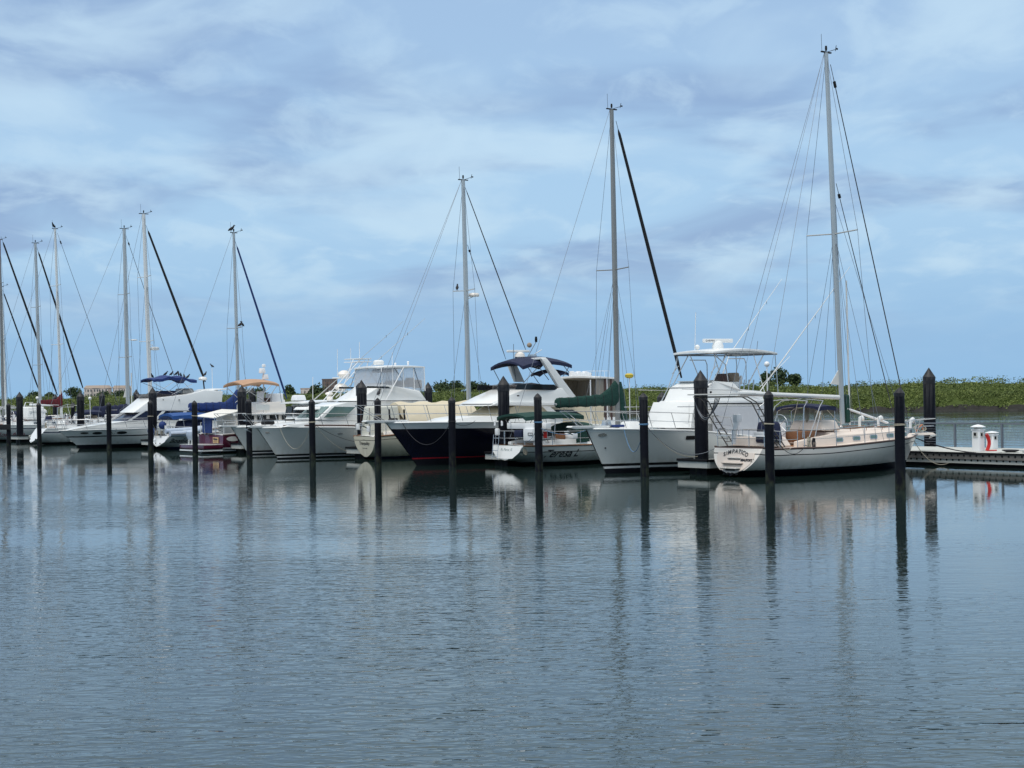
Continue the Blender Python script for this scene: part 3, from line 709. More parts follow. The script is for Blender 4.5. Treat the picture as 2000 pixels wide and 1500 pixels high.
def cabin(b, x0, x1, wf, h0, h1, mt, ports=5, dz=.0, pm='glass', front=.7, grab=True, name='cabin_trunk'):
    """coachroof following the sheer from x0 aft to x1 forward"""
    m = M(); rings = []; n = 12
    for i in range(n+1):
        t = i/n; x = lerp(x0, x1, t); z = b.zs(x)-.02; w_ = min(wf*lerp(1,.96,t), b.bw(x)-.28)*(1 if t < .8 else lerp(1,.8,(t-.8)/.2)); h = lerp(h0, h1, t)*(1 if t < .86 else lerp(1,.25,((t-.86)/.14)**1.4))
        rings.append([(x,w_,z-.1),(x,w_*.95,z+h*.72),(x,w_*.84,z+h*.93),(x,w_*.4,z+h*1.05),(x,0,z+h*1.08),(x,-w_*.4,z+h*1.05),(x,-w_*.84,z+h*.93),(x,-w_*.95,z+h*.72),(x,-w_,z-.1)])
    m.loft(rings); c = b.part(m, name, mt, angle=40)
    for i in range(ports):
        t = .06+.74*i/max(1, ports-1); x = lerp(x0, x1, t); w_ = min(wf*lerp(1,.96,t), b.bw(x)-.28); h = lerp(h0, h1, t); z = b.zs(x)+h*.36
        for sd in (1,-1):
            m = M(); yy = w_*.975+.012; m.panel([(x-.2,sd*yy,z-.085),(x+.2,sd*yy,z-.085),(x+.23,sd*(yy-.01),z),(x+.2,sd*(yy-.015),z+.085),(x-.2,sd*(yy-.015),z+.085),(x-.23,sd*(yy-.01),z)], .014); pf = b.part(m, 'portlight', 'steel', c)
            m = M(); yy += .014; m.panel([(x-.17,sd*yy,z-.06),(x+.17,sd*yy,z-.06),(x+.17,sd*(yy-.01),z+.06),(x-.17,sd*(yy-.01),z+.06)], .008); b.part(m, 'pane', pm, pf)
    if grab:
        for sd in (1,-1):
            x_ = [lerp(x0+.4, x1-1.3, i/8) for i in range(9)]; m = M(); m.tube([(x, sd*min(wf,b.bw(x)-.28)*.72, b.zs(x)+lerp(h0,h1,(x-x0)/(x1-x0))*1.0+.09) for x in x_], .018, 5)
            for x in x_[::2]: z = b.zs(x)+lerp(h0,h1,(x-x0)/(x1-x0)); m.tube([(x, sd*min(wf,b.bw(x)-.28)*.72, z-.05),(x, sd*min(wf,b.bw(x)-.28)*.72, z+.09)], .015, 4)
            b.part(m, 'grab_rail', 'teak', c)
    for x, l in ((lerp(x0,x1,.45),.5),(lerp(x0,x1,.78),.5)):
        z = b.zs(x)+lerp(h0,h1,(x-x0)/(x1-x0))*1.06; m = M(); m.box((x,0,z+.03), (l,l,.05)); b.part(m, 'deck_hatch', 'smoke', c, bevel=.015)
    return c
def pulpit(b, x0, tip, h, mt='steel', name='pulpit', mid=True):
    zt = b.zs(b.L); pts = []; L = b.L
    n = 6; xs = [lerp(x0, L-.05, i/n) for i in range(n+1)]
    A = [(x, b.bw(x)*.94, b.zs(x)+h) for x in xs[:-1]]
    P_ = A+[(tip, .28, zt+h+.05), (tip+.08, 0, zt+h+.05), (tip, -.28, zt+h+.05)]+[(x, -y, z) for x, y, z in A[::-1]]
    m = M(); m.tube(P_, .018, 6)
    if mid: m.tube([(x-(.1 if abs(y) < .3 else 0), y, z-h*.5) for x, y, z in P_], .012, 5)
    for sd in (1,-1):
        for x in (x0, lerp(x0,L,.5), L-.25): m.tube([(x, sd*b.bw(x)*.9, b.zs(x)), (x+.12, sd*b.bw(x)*.94+(.1*sd if x > L-.5 else 0), b.zs(x)+h)], .016, 5)
    b.part(m, name, mt)
def pushpit(b, x1, h, mt='steel'):
    m = M(); xs = [x1, x1*.5, .12]
    A = [(x, b.bw(x)*.95, b.zs(x)+h) for x in xs]
    for k in (1,.5):
        m.tube([(x,y,z-h*(1-k)) for x,y,z in A]+[(x,-y,z-h*(1-k)) for x,y,z in A[::-1]], .018 if k == 1 else .012, 6)
    for sd in (1,-1):
        for x, y, z in A: m.tube([(x,sd*y,z-h),(x,sd*y,z)], .016, 5)
    m.tube([(.12,.45,b.zs(0)),(.12,.45,b.zs(0)+h)], .016, 5); m.tube([(.12,-.45,b.zs(0)),(.12,-.45,b.zs(0)+h)], .016, 5)
    b.part(m, 'pushpit', mt)
def coaming(b, x0, x1, wf, h, mt):
    for sd in (1,-1):
        m = M(); m.loft([[(x,sd*wf,b.zs(x)-.05),(x,sd*(wf-.03),b.zs(x)+h*k),(x,sd*(wf-.25),b.zs(x)+h*k),(x,sd*(wf-.28),b.zs(x)-.05)] for x, k in ((x0,.55),(lerp(x0,x1,.3),.8),(lerp(x0,x1,.8),1),(x1,1.1))]); b.part(m, 'cockpit_coaming', mt, bevel=.02)
    m = M(); m.box(((x0+x1)/2,0,b.zs(x0)+.04), (x1-x0-.2, 2*wf-.5, .05)); b.part(m, 'cockpit_sole', 'teak')
def flatcover(b, p, d, mt, name, bevel=.12):
    m = M(); m.box(p, d, taper=.8); return b.part(m, name, mt, bevel=bevel, seg=3)
# ---------------------------------------------------------------- 1 cream centre cockpit sloop
b = Boat('sailboat','cream sloop with arched transom name, tall mast and bare boom, right of the row','sailboat',2.1,-.5,True,'sailboats moored stern out')
b.trace([(1494,874),(1512,877),(1560,875),(1620,873),(1700,865),(1751,859),(1783,854),(1789,851)], 3.9, SAILSH)
b.hull([('a',-.5,'navy'),('a',.27,'cream'),('t',.27,'blackline'),('t',.235,'cream'),('t',.05,'trim')], stem=.85, trk=-.5, zb=((0,.06),(.08,-.02),(.2,-.4),(1,-.5)), full=1.9, pw=.62, rail='trim', railr=.035, deckmat='creamdeck')
zt = b.zs(0)
def tr_pt(y, z, off=.02):   # a point on the sloping transom
    k = (zt-z)/max(.3, zt); return V((b.trk*k-off, y, z))
m = M(); yy = b.beam/2*.66
outer = [(-.95,.93),(-.98,.78),(-.86,.5),(-.6,.3),(-.25,.16),(.25,.16),(.6,.3),(.86,.5),(.98,.78),(.95,.93)]
m.panel([tr_pt(y*yy/1.2*.95, z, .015) for y, z in outer], .012); b.part(m, 'transom_recess', 'creamdeck')
for z, wd, dp, mt in ((.74,.42,.10,'cream'),(.55,.62,.18,'creamdeck'),(.36,.55,.26,'cream')):
    m = M(); c = tr_pt(0, z, dp/2); m.box(c, (dp,wd*1.7,.05)); b.part(m, 'transom_step', mt, bevel=.015)
    m = M(); c = tr_pt(0, z-.05, dp/2-.02); m.box((c.x, 0, c.z+.01), (dp,wd*1.55,.018)); b.part(m, 'step_shade_strip', 'blackline')  # thin dark strip standing in for the shade below each step
for y in (-.35,-.12,.1,.3):
    m = M(); c = tr_pt(y, .14, .03); m.lathe([(.05,-.04),(.055,0),(.05,.04)], c, 10); b.part(m, 'exhaust_port', 'rubber')
m = M(); c = tr_pt(0,.3,.03); m.box((c.x,.05,.27), (.04,.5,.05)); b.part(m, 'vent', 'blackline')
s_ = 'SIMPATICO'; rad = 1.5; wd_ = dict(S=.9,I=.42,M=1.15,P=.9,A=1.0,T=.9,C=.95,O=1.05); tot = sum(wd_[c_] for c_ in s_); acc = 0
for i, ch in enumerate(s_):
    a = (acc+wd_[ch]/2-tot/2)*.120; acc += wd_[ch]
    def fn(x, y, a=a):
        X = rad*math.sin(a)+x*math.cos(a)+y*math.sin(a); Y = .98-rad+rad*math.cos(a)-x*math.sin(a)+y*math.cos(a)
        return tr_pt(-X, Y, .045)
    text(ch, .215, fn, 'ink', b.o, 'lettering', 0, .006)
text("BEAUFORT, '", .12, lambda x, y: tr_pt(-x-.70, y+.66, .045), 'ink', b.o, 'lettering', 0, .008)
cabin(b, 4.0, 9.6, 1.28, .52, .38, 'creamdeck', 5, pm='glassteal')
coaming(b, 1.9, 4.1, 1.35, .42, 'creamdeck')
flatcover(b, (1.2,0,zt+.18), (1.2,2.2,.36), 'creamdeck', 'aft_cabin', .08)
m = M(); m.box((3.1,.0,zt+.32), (.9,1.5,.42)); b.part(m, 'companionway', 'teak', bevel=.03)
flatcover(b, (4.3,0,b.zs(4.3)+.75), (1.1,1.9,.42), 'creamdeck', 'dodger_base', .12)
wheel(b, 2.3, b.zs(2.3)+.85)
b.rig((1646,828),(1613.5,103),.13, [(457,1.35)], chain=None, furl=[((1622,126),(1775,829),.022,'darkwire'),((1633,358),(1746,813),.018,'darkwire')], back=[(.1,1.1,zt+.6),(.1,-1.1,zt+.6)], boom=((1443,768),(1638,776),.095,'aluwhite'),
      extra=[(V((0,0,0)),V((0,0,.01)),.001,'wire')])
q = b.m0.lerp(b.m1,.5)
for yy_, x2 in ((.12,.12),(-.1,.16),(.02,-.3)):
    m = M(); m.tube([b.m1+V((.02,yy_*.5,-.1)), b.m0+V((x2, yy_, .3))], .009, 4); b.part(m, 'halyard', 'wire')
m = M(); m.tube([b.m1+V((-.15,0,-.1)), b.b0], .009, 4); b.part(m, 'topping_lift', 'wire')
for x, y in ((-.9,.25),(-.9,-.25)):
    m = M(); m.tube([b.m0.lerp(b.m1,.62), b.m0+V((2.1 if y > 0 else 2.2, y*5, 0))], .010, 4); b.part(m, 'running_stay', 'wire')
m = M(); a = b.v(1642,548); c = b.v(1651,830); m.tube([a+V((.22,-.1,0)), c+V((.16,-.1,0))], .035, 8); b.part(m, 'spinnaker_pole', 'aluwhite')
m = M(); a = b.n(1654,798,.1); c = b.n(1734,826,.4); m.tube([a, c], .05, 8); b.part(m, 'whisker_pole', 'whitetube')
m = M(); a = b.v(1640,722); m.panel([b.v(1641,716), b.v(1641,752), b.v(1622,750)], .01); b.part(m, 'storm_sail_clew', 'sail')
flatcover(b, b.m0+V((.22,-.02,.62)), (.22,.3,1.15), 'green', 'green_halyard_bag', .08)
for px, py in ((1576,783),(1593,792),(1601,796)): coil(b, b.v(px, py), .85, 'rope')
for p, c in (((1588,778),(1560,838)),((1598,778),(1614,835)),((1605,790),(1640,826)),((1560,776),(1548,830))):
    m = M(); m.tube([b.v(*p), b.v(*c)], .014, 4); b.part(m, 'mainsheet', 'rope')
b.lines(1.9, 9.9, 6, .68); pulpit(b, 10.2, b.L+.95, .62); pushpit(b, 1.6, .66)
m = M(); m.box((b.L+.35,0,b.zs(b.L)+.02), (1.5,.42,.10), taper=.8); b.part(m, 'bow_platform', 'creamdeck', bevel=.03); anchor(b, (b.L+1.15,0,b.zs(b.L)+.02))
for k in range(4):
    m = M(); m.tube([(b.L+.3+.3*math.sin(t+k), .1*math.cos(t*1.3), b.zs(b.L)+.28+.14*math.cos(t+k*.8)) for t in [j*.5 for j in range(13)]], .02, 5); b.part(m, 'bow_rope', ['rope','rope','ropeblack','orange'][k])
# stern arch with panel
mat('archm', (.12,.11,.10), .4, .4)
zt = b.zs(0)
for sd in (1,-1):
    for dx in (0,.38):
        m = M(); m.tube([(.75+dx,sd*1.35,zt),(-.2+dx*.8,sd*1.33,zt+1.15),(-.55+dx*.7,sd*1.28,zt+1.72),(-.9+dx*.7,sd*1.15,zt+1.93),(-1.25+dx*.5,sd*1.05,zt+1.95)], .024, 6); b.part(m, 'arch_leg', 'archm')
    for k in range(6):
        t = .1+.15*k; m = M(); p = V((.75,sd*1.35,zt)).lerp(V((-.5,sd*1.3,zt+1.7)), t); m.tube([p, p+V((.36,0,0))], .016, 5); b.part(m, 'arch_rung', 'archm')
for x, z in ((-.9,zt+1.93),(-.6,zt+1.93),(-1.25,zt+1.95)):
    m = M(); m.tube([(x,1.15,z),(x,-1.15,z)], .022, 6); b.part(m, 'arch_crossbar', 'archm')
m = M(); m.box((-.75,.12,zt+2.04), (1.35,2.35,.045)); b.part(m, 'solar_panel', 'oval', bevel=.01)
for k in range(4):
    m = M(); y0, y1 = 1.15, -.25+.08*k; m.tube([(-1.2, lerp(y0,y1,t), zt+1.9-(.75+.07*k)*math.sin(math.pi*t)**.8*(1-.15*t)) for t in [j/12 for j in range(13)]], .018, 5); b.part(m, 'hanging_hose', ['ropeblack','wire','wire','ropeblack'][k])
for sd in (1,-1):
    m = M(); m.box((.25,sd*1.0,zt+.42), (.4,.62,.05)); b.part(m, 'stern_seat', 'plasw', bevel=.015)
flatcover(b, (.9,-.75,zt+.55), (.7,1.0,.85), 'navyc', 'navy_grill_cover', .2)
m = M(); m.box((.55,-.75,zt+.5), (.06,.9,.16)); b.part(m, 'life_sling', 'plasw', bevel=.03)
m = M(); m.tube([(.2,.45,zt+.1),(.22,.42,zt+.55),(.3,.35,zt+1.0)], [.09,.1,.13], 8); m.box((.32,.35,zt+1.1), (.3,.22,.3)); b.part(m, 'outboard_motor', 'plasw', bevel=.04)
p = b.f(1476,712,.3); m = M(); m.tube([(p.x,-p.y,zt+.6),(p.x,-p.y,p.z)], .02, 6); m.ball((p.x,-p.y,p.z), .11); b.part(m, 'dome_antenna', 'whitetube')
# folded navy bimini on its frame
b.canopy(3.3, 4.3, b.v(1545,795).z-.02, 1.15, 'navyc', 'folded_bimini', crown=.1, arch=.05, th=.09, frame='steel', feet=[(3.0,zt+.2,.1),(4.2,zt+.2,.9)])
for dx in (0,.9):
    m = M(); m.tube([(2.3+dx*.4,-1.2,zt+.3),(2.4+dx,-1.2,zt+1.5),(2.7+dx,-1.1,zt+1.72),(2.7+dx,0,zt+1.8),(2.7+dx,1.1,zt+1.72),(2.4+dx,1.2,zt+1.5),(2.3+dx*.4,1.2,zt+.3)], .02, 6); b.part(m, 'bimini_bow', 'steel')
for x, y in ((4.3,.4),(4.3,-.4),(6.9,.9),(6.9,-.9)): winch(b, x, y, b.zs(x)+.5)
for x, y, z in ((7.6,.5,.5),(9.7,-.45,.3),(7.6,-.5,.5)):
    m = M(); m.tube([(x,y,b.zs(x)+z),(x,y,b.zs(x)+z+.22),(x+.06,y,b.zs(x)+z+.33),(x+.16,y,b.zs(x)+z+.34)], [.06,.06,.1,.13], 8); b.part(m, 'vent_cowl', 'aluwhite')
for x in (1.9,9.1,10.9):
    m = M(); m.tube([(x,-b.bw(x)+.1,b.zs(x)+.08),(x+.25,-b.bw(x)+.1,b.zs(x)+.08)], .025, 5); b.part(m, 'cleat', 'steel')
coil(b, (2.1,-1.7,zt+.35), .5, 'rope'); coil(b, (2.3,-1.75,zt+.3), .45, 'ropeblack')
SIMP = b
# ---------------------------------------------------------------- 2 script lettered sloop with green covers
b = Boat('sailboat','white sloop with green sail cover and script name along its side, grey mast','sailboat',-12.2,-.3,True,'sailboats moored stern out')
b.trace([(1022,871),(1060,871),(1110,869.5),(1160,868),(1230,864),(1290,858),(1342,852)], 3.5, SAILSH)
b.hull([('a',-.5,'antifoul'),('a',.18,'gelgrey'),('t',.30,'blackline'),('t',.265,'gelgrey')], stem=1.3, trk=-.32, zb=((0,.30),(.06,.24),(.16,.02),(.25,-.3),(1,-.5)), full=1.7, pw=.66, rail='teak', railr=.04)
zt = b.zs(0)
def tp(y, z, off=.02): k = (zt-z)/max(.3, zt); return V((b.trk*k-off, y, z))
m = M(); m.panel([tp(y, z, .015) for y, z in ((-1.1,zt-.06),(-1.0,zt-.3),(-.6,zt-.58),(0,.36),(.6,zt-.58),(1.0,zt-.3),(1.1,zt-.06))], .01); b.part(m, 'transom_panel', 'gel')
text('Ft. Pierce, FL', .17, lambda x, y: tp(-x, y+zt-.19, .03), 'glassteal', b.o, 'lettering', .2)
b.hulltext('Teresa L', .50, 1097, 886, 'ink', .35, .006, 1.0); b.hulltext('e', .28, 1141, 891, 'oval', .3)
cabin(b, 3.3, 8.2, 1.1, .42, .3, 'gel', 4, pm='glass'); coaming(b, .8, 3.3, 1.1, .3, 'gel')
m = M(); m.box((3.35,0,b.zs(3.3)+.25), (.08,.8,.5)); b.part(m, 'companionway', 'teak')
b.rig((1207,838),(1194.5,214),.145, [(527,1.2)], furl=[((1203,236),(1331,738),.085,'blackc')], back=[(.1,0,zt+.3)], boom=((1084,790),(1203,782),.08,'alu'), mastmat='alugrey')
b.sailcover(b.b0, b.b1+V((.1,0,0)), 'green', .17, .25, .12, .75)
m = M(); rings = []
for t in [i/6 for i in range(7)]:
    z = lerp(b.b1.z+.9, b.b1.z-1.15, t); k = lerp(.14,.22,math.sin(t*2.6)); rings.append([(b.m0.x+.1+.35*t+k*math.cos(a), k*.7*math.sin(a), z) for a in [2*math.pi*j/10 for j in range(10)]])
m.loft(rings); b.part(m, 'mast_boot_cover', 'green', angle=70)
m = M(); m.tube([b.m0.lerp(b.m1,.45), b.m0+V((1.8,.9,0))], .01, 4); b.part(m, 'running_stay', 'wire')
for px in (1140,1165,1182):
    m = M(); m.tube([b.m0.lerp(b.m1,.48), b.v(px, 795)], .008, 4); b.part(m, 'lazy_jack', 'wire')
b.canopy(.2, 3.6, b.n(1060,812,1.1).z-.05, 1.12, 'green', 'bimini', crown=.15, arch=.08, th=.10, feet=[(1.5,zt+.1,.15),(1.8,zt+.1,.5),(3.2,zt+.1,.85)])
b.canopy(3.3, 4.4, b.n(1120,830,1.0).z-.1, 1.0, 'green', 'dodger', crown=.2, arch=.04, th=.4)
m = M(); p = b.n(1137,852,1.45); m.panel([(p.x-.35,-1.45,zt+.05),(p.x+.45,-1.45,zt+.1),(p.x+.3,-1.45,zt+.72),(p.x-.35,-1.45,zt+.68)], .015); b.part(m, 'weather_cloth', 'green')
pushpit(b, 1.5, .66); b.lines(1.5, 8.9, 6, .64); pulpit(b, 9.1, b.L+.3, .62)
def rearbox(px0, px1, py0, py1, x, mt, name, th=.1, bevel=.02):
    c = []
    for px, py in ((px0,py0),(px1,py1)):
        d = b.inv @ ray(px, py); a = (x-b.c0.x)/d.x; c.append(b.c0+d*a)
    m = M(); m.box(((c[0].x+c[1].x)/2, (c[0].y+c[1].y)/2, (c[0].z+c[1].z)/2), (th, abs(c[0].y-c[1].y), abs(c[0].z-c[1].z))); return b.part(m, name, mt, bevel=bevel)
rearbox(996,1048,826,838,.25,'plasw','stern_locker',.35); rearbox(1027,1045,837,861,.1,'plasw','life_raft_case',.3)
rearbox(1031,1040,845,851,-.07,'ink','raft_emblem',.01,0); rearbox(1032.5,1035,846.5,850,-.08,'plasw','raft_emblem_mark',.01,0); rearbox(1036,1038.5,846.5,850,-.08,'plasw','raft_emblem_mark',.01,0)
rearbox(1010,1025,840,854,.15,'navyc','outboard_cover',.4,.06); rearbox(1048,1071,826,837,.9,'plasw','cockpit_locker',.3)
rearbox(1062,1068,843,856,1.0,'red','life_ring_strap',.05); rearbox(1086,1103,847,858,1.9,'teak','wash_board',.1); rearbox(1106,1124,846,857,2.2,'plasw','cockpit_cushion',.3,.05)
ladder(b, -.25, .55, zt-.62, zt+.5, .42, -.12)
m = M(); m.box((-.05,.75,zt+.62), (.16,.22,.32)); b.part(m, 'horseshoe_buoy', 'plasw', bevel=.05)
for y in (1.0,.45,-.15):
    m = M(); m.tube([(0,y,zt+.9),(0,y,zt+1.08),(-.03,y,zt+1.12)], [.05,.05,.03], 6); b.part(m, 'rod_holder', 'plasw')
coil(b, (.1,-.85,zt+.0), .45, 'rope'); coil(b, (.15,-1.1,zt+.0), .4, 'rope')
p = b.v(1153,742); m = M(); m.tube([(p.x,0,zt+.6),(p.x,0,p.z)], .03, 6); b.part(m, 'stern_pole', 'whitetube')
wheel(b, 1.6, zt+.8)
TER = b
# ---------------------------------------------------------------- 3 cream canoe stern sloop
b = Boat('sailboat','cream sloop with narrow shield shaped stern, beige cockpit enclosure and radome on its mast','sailboat',-25.2,-.7,True,'sailboats moored stern out')
b.trace([(733,853),(760,850),(800,848),(850,846),(900,843),(950,838),(985,833)], 3.3, [(0,.64),(.12,.80),(.3,.94),(.5,1),(.68,.9),(.82,.64),(.92,.34),(1,.03)])
b.hull([('a',-.5,'antiblue'),('a',.14,'cream2'),('t',.22,'blackline'),('t',.19,'cream2')], stem=1.2, trk=.12, zb=((0,.12),(.06,.05),(.16,-.2),(1,-.5)), full=1.9, pw=.6, rail='teak', railr=.045, deckmat='deckw')
zt = b.zs(0)
def tq(y, z, off=.02): k = (zt-z)/max(.3, zt); return V((b.trk*k-off, y, z))
text('Tranquility', .235, lambda x, y: tq(-x, y+zt-.36, .02), 'ink', b.o, 'lettering', .1, .004)
text('••  •', .12, lambda x, y: tq(-x, y+zt-.16, .02), 'ink', b.o, 'hull_fitting')
for y in (-.18,0,.18):
    m = M(); m.box(tq(y, zt-.62, .01), (.01,.07,.05)); b.part(m, 'port_of_call_letter', 'ink')
cabin(b, 3.2, 8.4, 1.0, .42, .32, 'cream', 5); coaming(b, .7, 3.2, 1.0, .3, 'cream')
p = b.f(707,795,.8)
flatcover(b, (1.15,.1,zt+.78), (1.6,1.75,1.6), 'sheet', 'cockpit_enclosure', .1)
for y in (.85,-.85,0):
    m = M(); m.tube([(.33,y,zt),(.36,y,zt+1.5)], .018, 5); b.part(m, 'enclosure_zip', 'trim')
pushpit(b, 1.3, .66); b.lines(1.4, 8.6, 6, .62); pulpit(b, 8.9, b.L+.3, .62)
b.rig((917,832),(904.5,352),.145, [(568,1.05)], furl=[((907,362),(1027,684),.03,'darkwire'),((913,478),(988,702),.022,'darkwire')], back=[(.1,.35,zt+.3),(.1,-.35,zt+.3)], boom=((765,800),(914,800),.09,'alu'))
m = M(); c = b.m0.lerp(b.m1, (b.v(913,575).z-b.m0.z)/(b.m1.z-b.m0.z)); m.lathe([(.02,-.1),(.28,-.09),(.3,0),(.26,.09),(.02,.12)], c+V((.5,-.05,-.02)), 16); rd = b.part(m, 'radome', 'cream', b.mast)
m = M(); m.tube([c+V((.1,0,-.25)), c+V((.5,-.05,-.1))], .02, 5); m.tube([c+V((.05,0,-.1)), c+V((.5,-.05,-.1))], .02, 5); b.part(m, 'radome_bracket', 'alu', b.mast)
# boom tent
a, c = b.n(752,0,0).x, b.m0.x-.2
ztop = b.v(840,785).z; m = M(); rings = []
for i in range(13):
    t = i/12; x = lerp(1.9, c, t); k = 1+.02*math.sin(i*1.7)
    rings.append([(x,-1.35,b.zs(x)+.55+.04*math.sin(i*2.1)),(x,-1.28,b.zs(x)+.75),(x,-.7,ztop-.22),(x,-.1,ztop*k),(x,.1,ztop*k),(x,.7,ztop-.22),(x,1.28,b.zs(x)+.75),(x,1.35,b.zs(x)+.55),(x,1.2,b.zs(x)+.6),(x,0,ztop-.12),(x,-1.2,b.zs(x)+.6)])
m.loft(rings); b.part(m, 'boom_tent', 'beige', angle=60)
for y, z in ((.75,zt+.5),(-.3,zt+.4)):
    m = M(); m.box((.1,y,z), (.12,.22,.3)); b.part(m, 'stern_box', 'plasw', bevel=.03)
coil(b, (.3,-.9,zt+.15), .4, 'ropeblack'); coil(b, (.5,-1.0,zt+.2), .5, 'rope')
TRQ = b
# ---------------------------------------------------------------- power boat helpers
def bowrail(b, x0, h, tip, mt='steel', n=7, mid=True, lean=.12, name='bow_rail'):
    xs = [lerp(x0, b.L-.3, i/(n-1)) for i in range(n)]
    A = [(x+lean, max(.12, b.bw(x)-.08), b.zs(x)+h) for x in xs]
    P_ = A+[(tip, .22, b.zs(b.L)+h+.02), (tip+.05, 0, b.zs(b.L)+h+.02), (tip, -.22, b.zs(b.L)+h+.02)]+[(x,-y,z) for x,y,z in A[::-1]]
    m = M(); m.tube(P_, .018, 6); o = b.part(m, name, mt)
    if mid:
        m = M(); m.tube([(x-.05,y,z-h*.5) for x,y,z in P_], .012, 5); b.part(m, 'mid_rail', mt, o)
    for sd in (1,-1):
        for x in xs:
            q = M(); q.tube([(x-.15, sd*max(.1, b.bw(x)-.1), b.zs(x)), (x+lean, sd*max(.12, b.bw(x)-.08), b.zs(x)+h)], .016, 5); b.part(q, 'stanchion', mt, o)
    q = M(); q.tube([(b.L+.1,.15,b.zs(b.L)+.05),(tip,.2,b.zs(b.L)+h)], .016, 5); q.tube([(b.L+.1,-.15,b.zs(b.L)+.05),(tip,-.2,b.zs(b.L)+h)], .016, 5); b.part(q, 'stanchion', mt, o)
def platform(b, l, wd=.55, mt='gel', th=.09):
    z = b.zs(b.L)+.03; m = M(); m.prof([(b.L-1.0, z, wd*.6),(b.L-1.0,z+th,wd*.6),(b.L+l*.9,z+th+.02,wd*.35),(b.L+l,z+th*.6,wd*.3),(b.L+l*.8,z-.02,wd*.3)]); b.part(m, 'bow_platform', mt, bevel=.015)
    anchor(b, (b.L+l+.05,0,z-.06))
def pole(b, p, q, r, mt, name):
    m = M(); m.tube([p, q], r, 6); return b.part(m, name, mt)
def hardtop(b, l, rgt, w_, mt='gel', th=.09, name='hardtop', crown=.1):
    """roof seen between photo pixels l (far front corner) and rgt (near aft corner)"""
    a = b.f(*l, w_); c = b.n(*rgt, w_); m = M(); rings = []
    for i in range(9):
        t = i/8; x = lerp(a.x, c.x, t); z = lerp(a.z, c.z, t)+crown*math.sin(math.pi*t); k = w_*(1 if 0 < i < 8 else .9)
        rings.append([(x,k*y,z+.07*(1-y*y)) for y in (-1,-.6,0,.6,1)]+[(x,k*y,z-th+.05*(1-y*y)) for y in (1,.6,0,-.6,-1)])
    m.loft(rings); return b.part(m, name, mt, bevel=.01), a, c
SF = [('a',-.5,'antifoul'),('a',.07,'gel'),('a',.13,'blackline'),('a',.24,'gelgrey')]
# ---------------------------------------------------------------- 4 white flybridge fishing boat beside the cream sloop
b = Boat('motor_yacht','white flybridge fishing boat with open pipework hardtop and radar bar, canvas over its windshield','motorboat',-3.9,8.0,False,'motorboats moored bow out')
b.trace([(1144,838),(1203,838),(1257,838.5),(1308,840),(1355,841),(1399,845),(1440,849),(1516,857),(1590,862)], 3.8, POWSH)
b.hull([('a',-.5,'antifoul'),('a',.20,'gel'),('a',.29,'blackline'),('a',.40,'gelgrey'),('t',.11,'gel')], stem=1.05, full=3.2, pw=.45, flare=1.25, railr=.04)
b.ports([(1348.5,855,.42,.16)], 'hull_window', 'blackline', False); b.ports([(1176,849.5,.3,.14)], 'hawse_hole', 'steel'); b.ports([(1182,875,.07,.05)], 'drain', 'rubber')
platform(b, .9); bowrail(b, 4.2, .72, b.L+1.15)
b.house([(1300,845,1.2,'f'),(1268,826,1.2,'f'),(1268,811,1.25,'f'),(1279,787,1.3,'f'),(1500,785,1.62,'n'),(1500,858,1.66,'n')], 'vinyl', 'deckhouse', .07)
hs = b.last
p = b.f(1268,812,1.25); zt_ = b.f(1279,787,1.3).z
m = M()   # canvas windshield cover with a pleated skirt
fr = [(p.x+.18,y,b.zs(p.x)+.25) for y in (-1.35,-.7,0,.7,1.35)]
m.loft([[(p.x+.12-.1*abs(y/1.35)**2, y, b.zs(p.x)+.12), (p.x+.02-.1*abs(y/1.35)**2, y, (b.zs(p.x)+zt_)/2+.1+.02*math.sin(y*9)), (p.x-.32, y*.97, zt_+.03), (p.x-.45, y*.97, zt_-.05), (p.x-.25, y*.98, b.zs(p.x)+.12)] for y in (-1.36,-.9,-.45,0,.45,.9,1.36)]); b.part(m, 'windshield_cover', 'vinyl', angle=50)
for sd in (1,-1):
    x0 = p.x-.35; m = M(); m.panel([(x0,sd*1.46,b.zs(x0)+.32),(x0-2.3,sd*1.60,b.zs(x0)+.32),(x0-2.3,sd*1.57,zt_-.12),(x0-.12,sd*1.42,zt_-.12)], .02); b.part(m, 'side_window_cover', 'vinyl')
b.house([(1282,789,1.34,'f'),(1290,783,1.34,'f'),(1500,780,1.66,'n'),(1500,787,1.66,'n')], 'gel', 'house_roof', .03)
b.house([(1295,787,1.15,'f'),(1309,757,1.1,'f'),(1327,747,1.1,'f'),(1352,744,1.0,'c'),(1432,747,1.3,'n'),(1445,760,1.4,'n'),(1488,764,1.45,'n'),(1492,784,1.5,'n')], 'gel', 'flybridge', .09)
for px, py, mt, nm, d in ((1410,741,'brown','helm_seat',(.45,.55,.5)),(1432,738,'seatb','helm_seat',(.4,.5,.45)),(1386,745,'glass','instrument_pod',(.3,1.0,.12)),(1430,751,'plasw','seat_base',(.5,.6,.25)),(1447,742,'plasw','spotlight',(.12,.12,.4))):
    p = b.v(px, py); m = M(); m.box(p, d, taper=.85); b.part(m, nm, mt, bevel=.06)
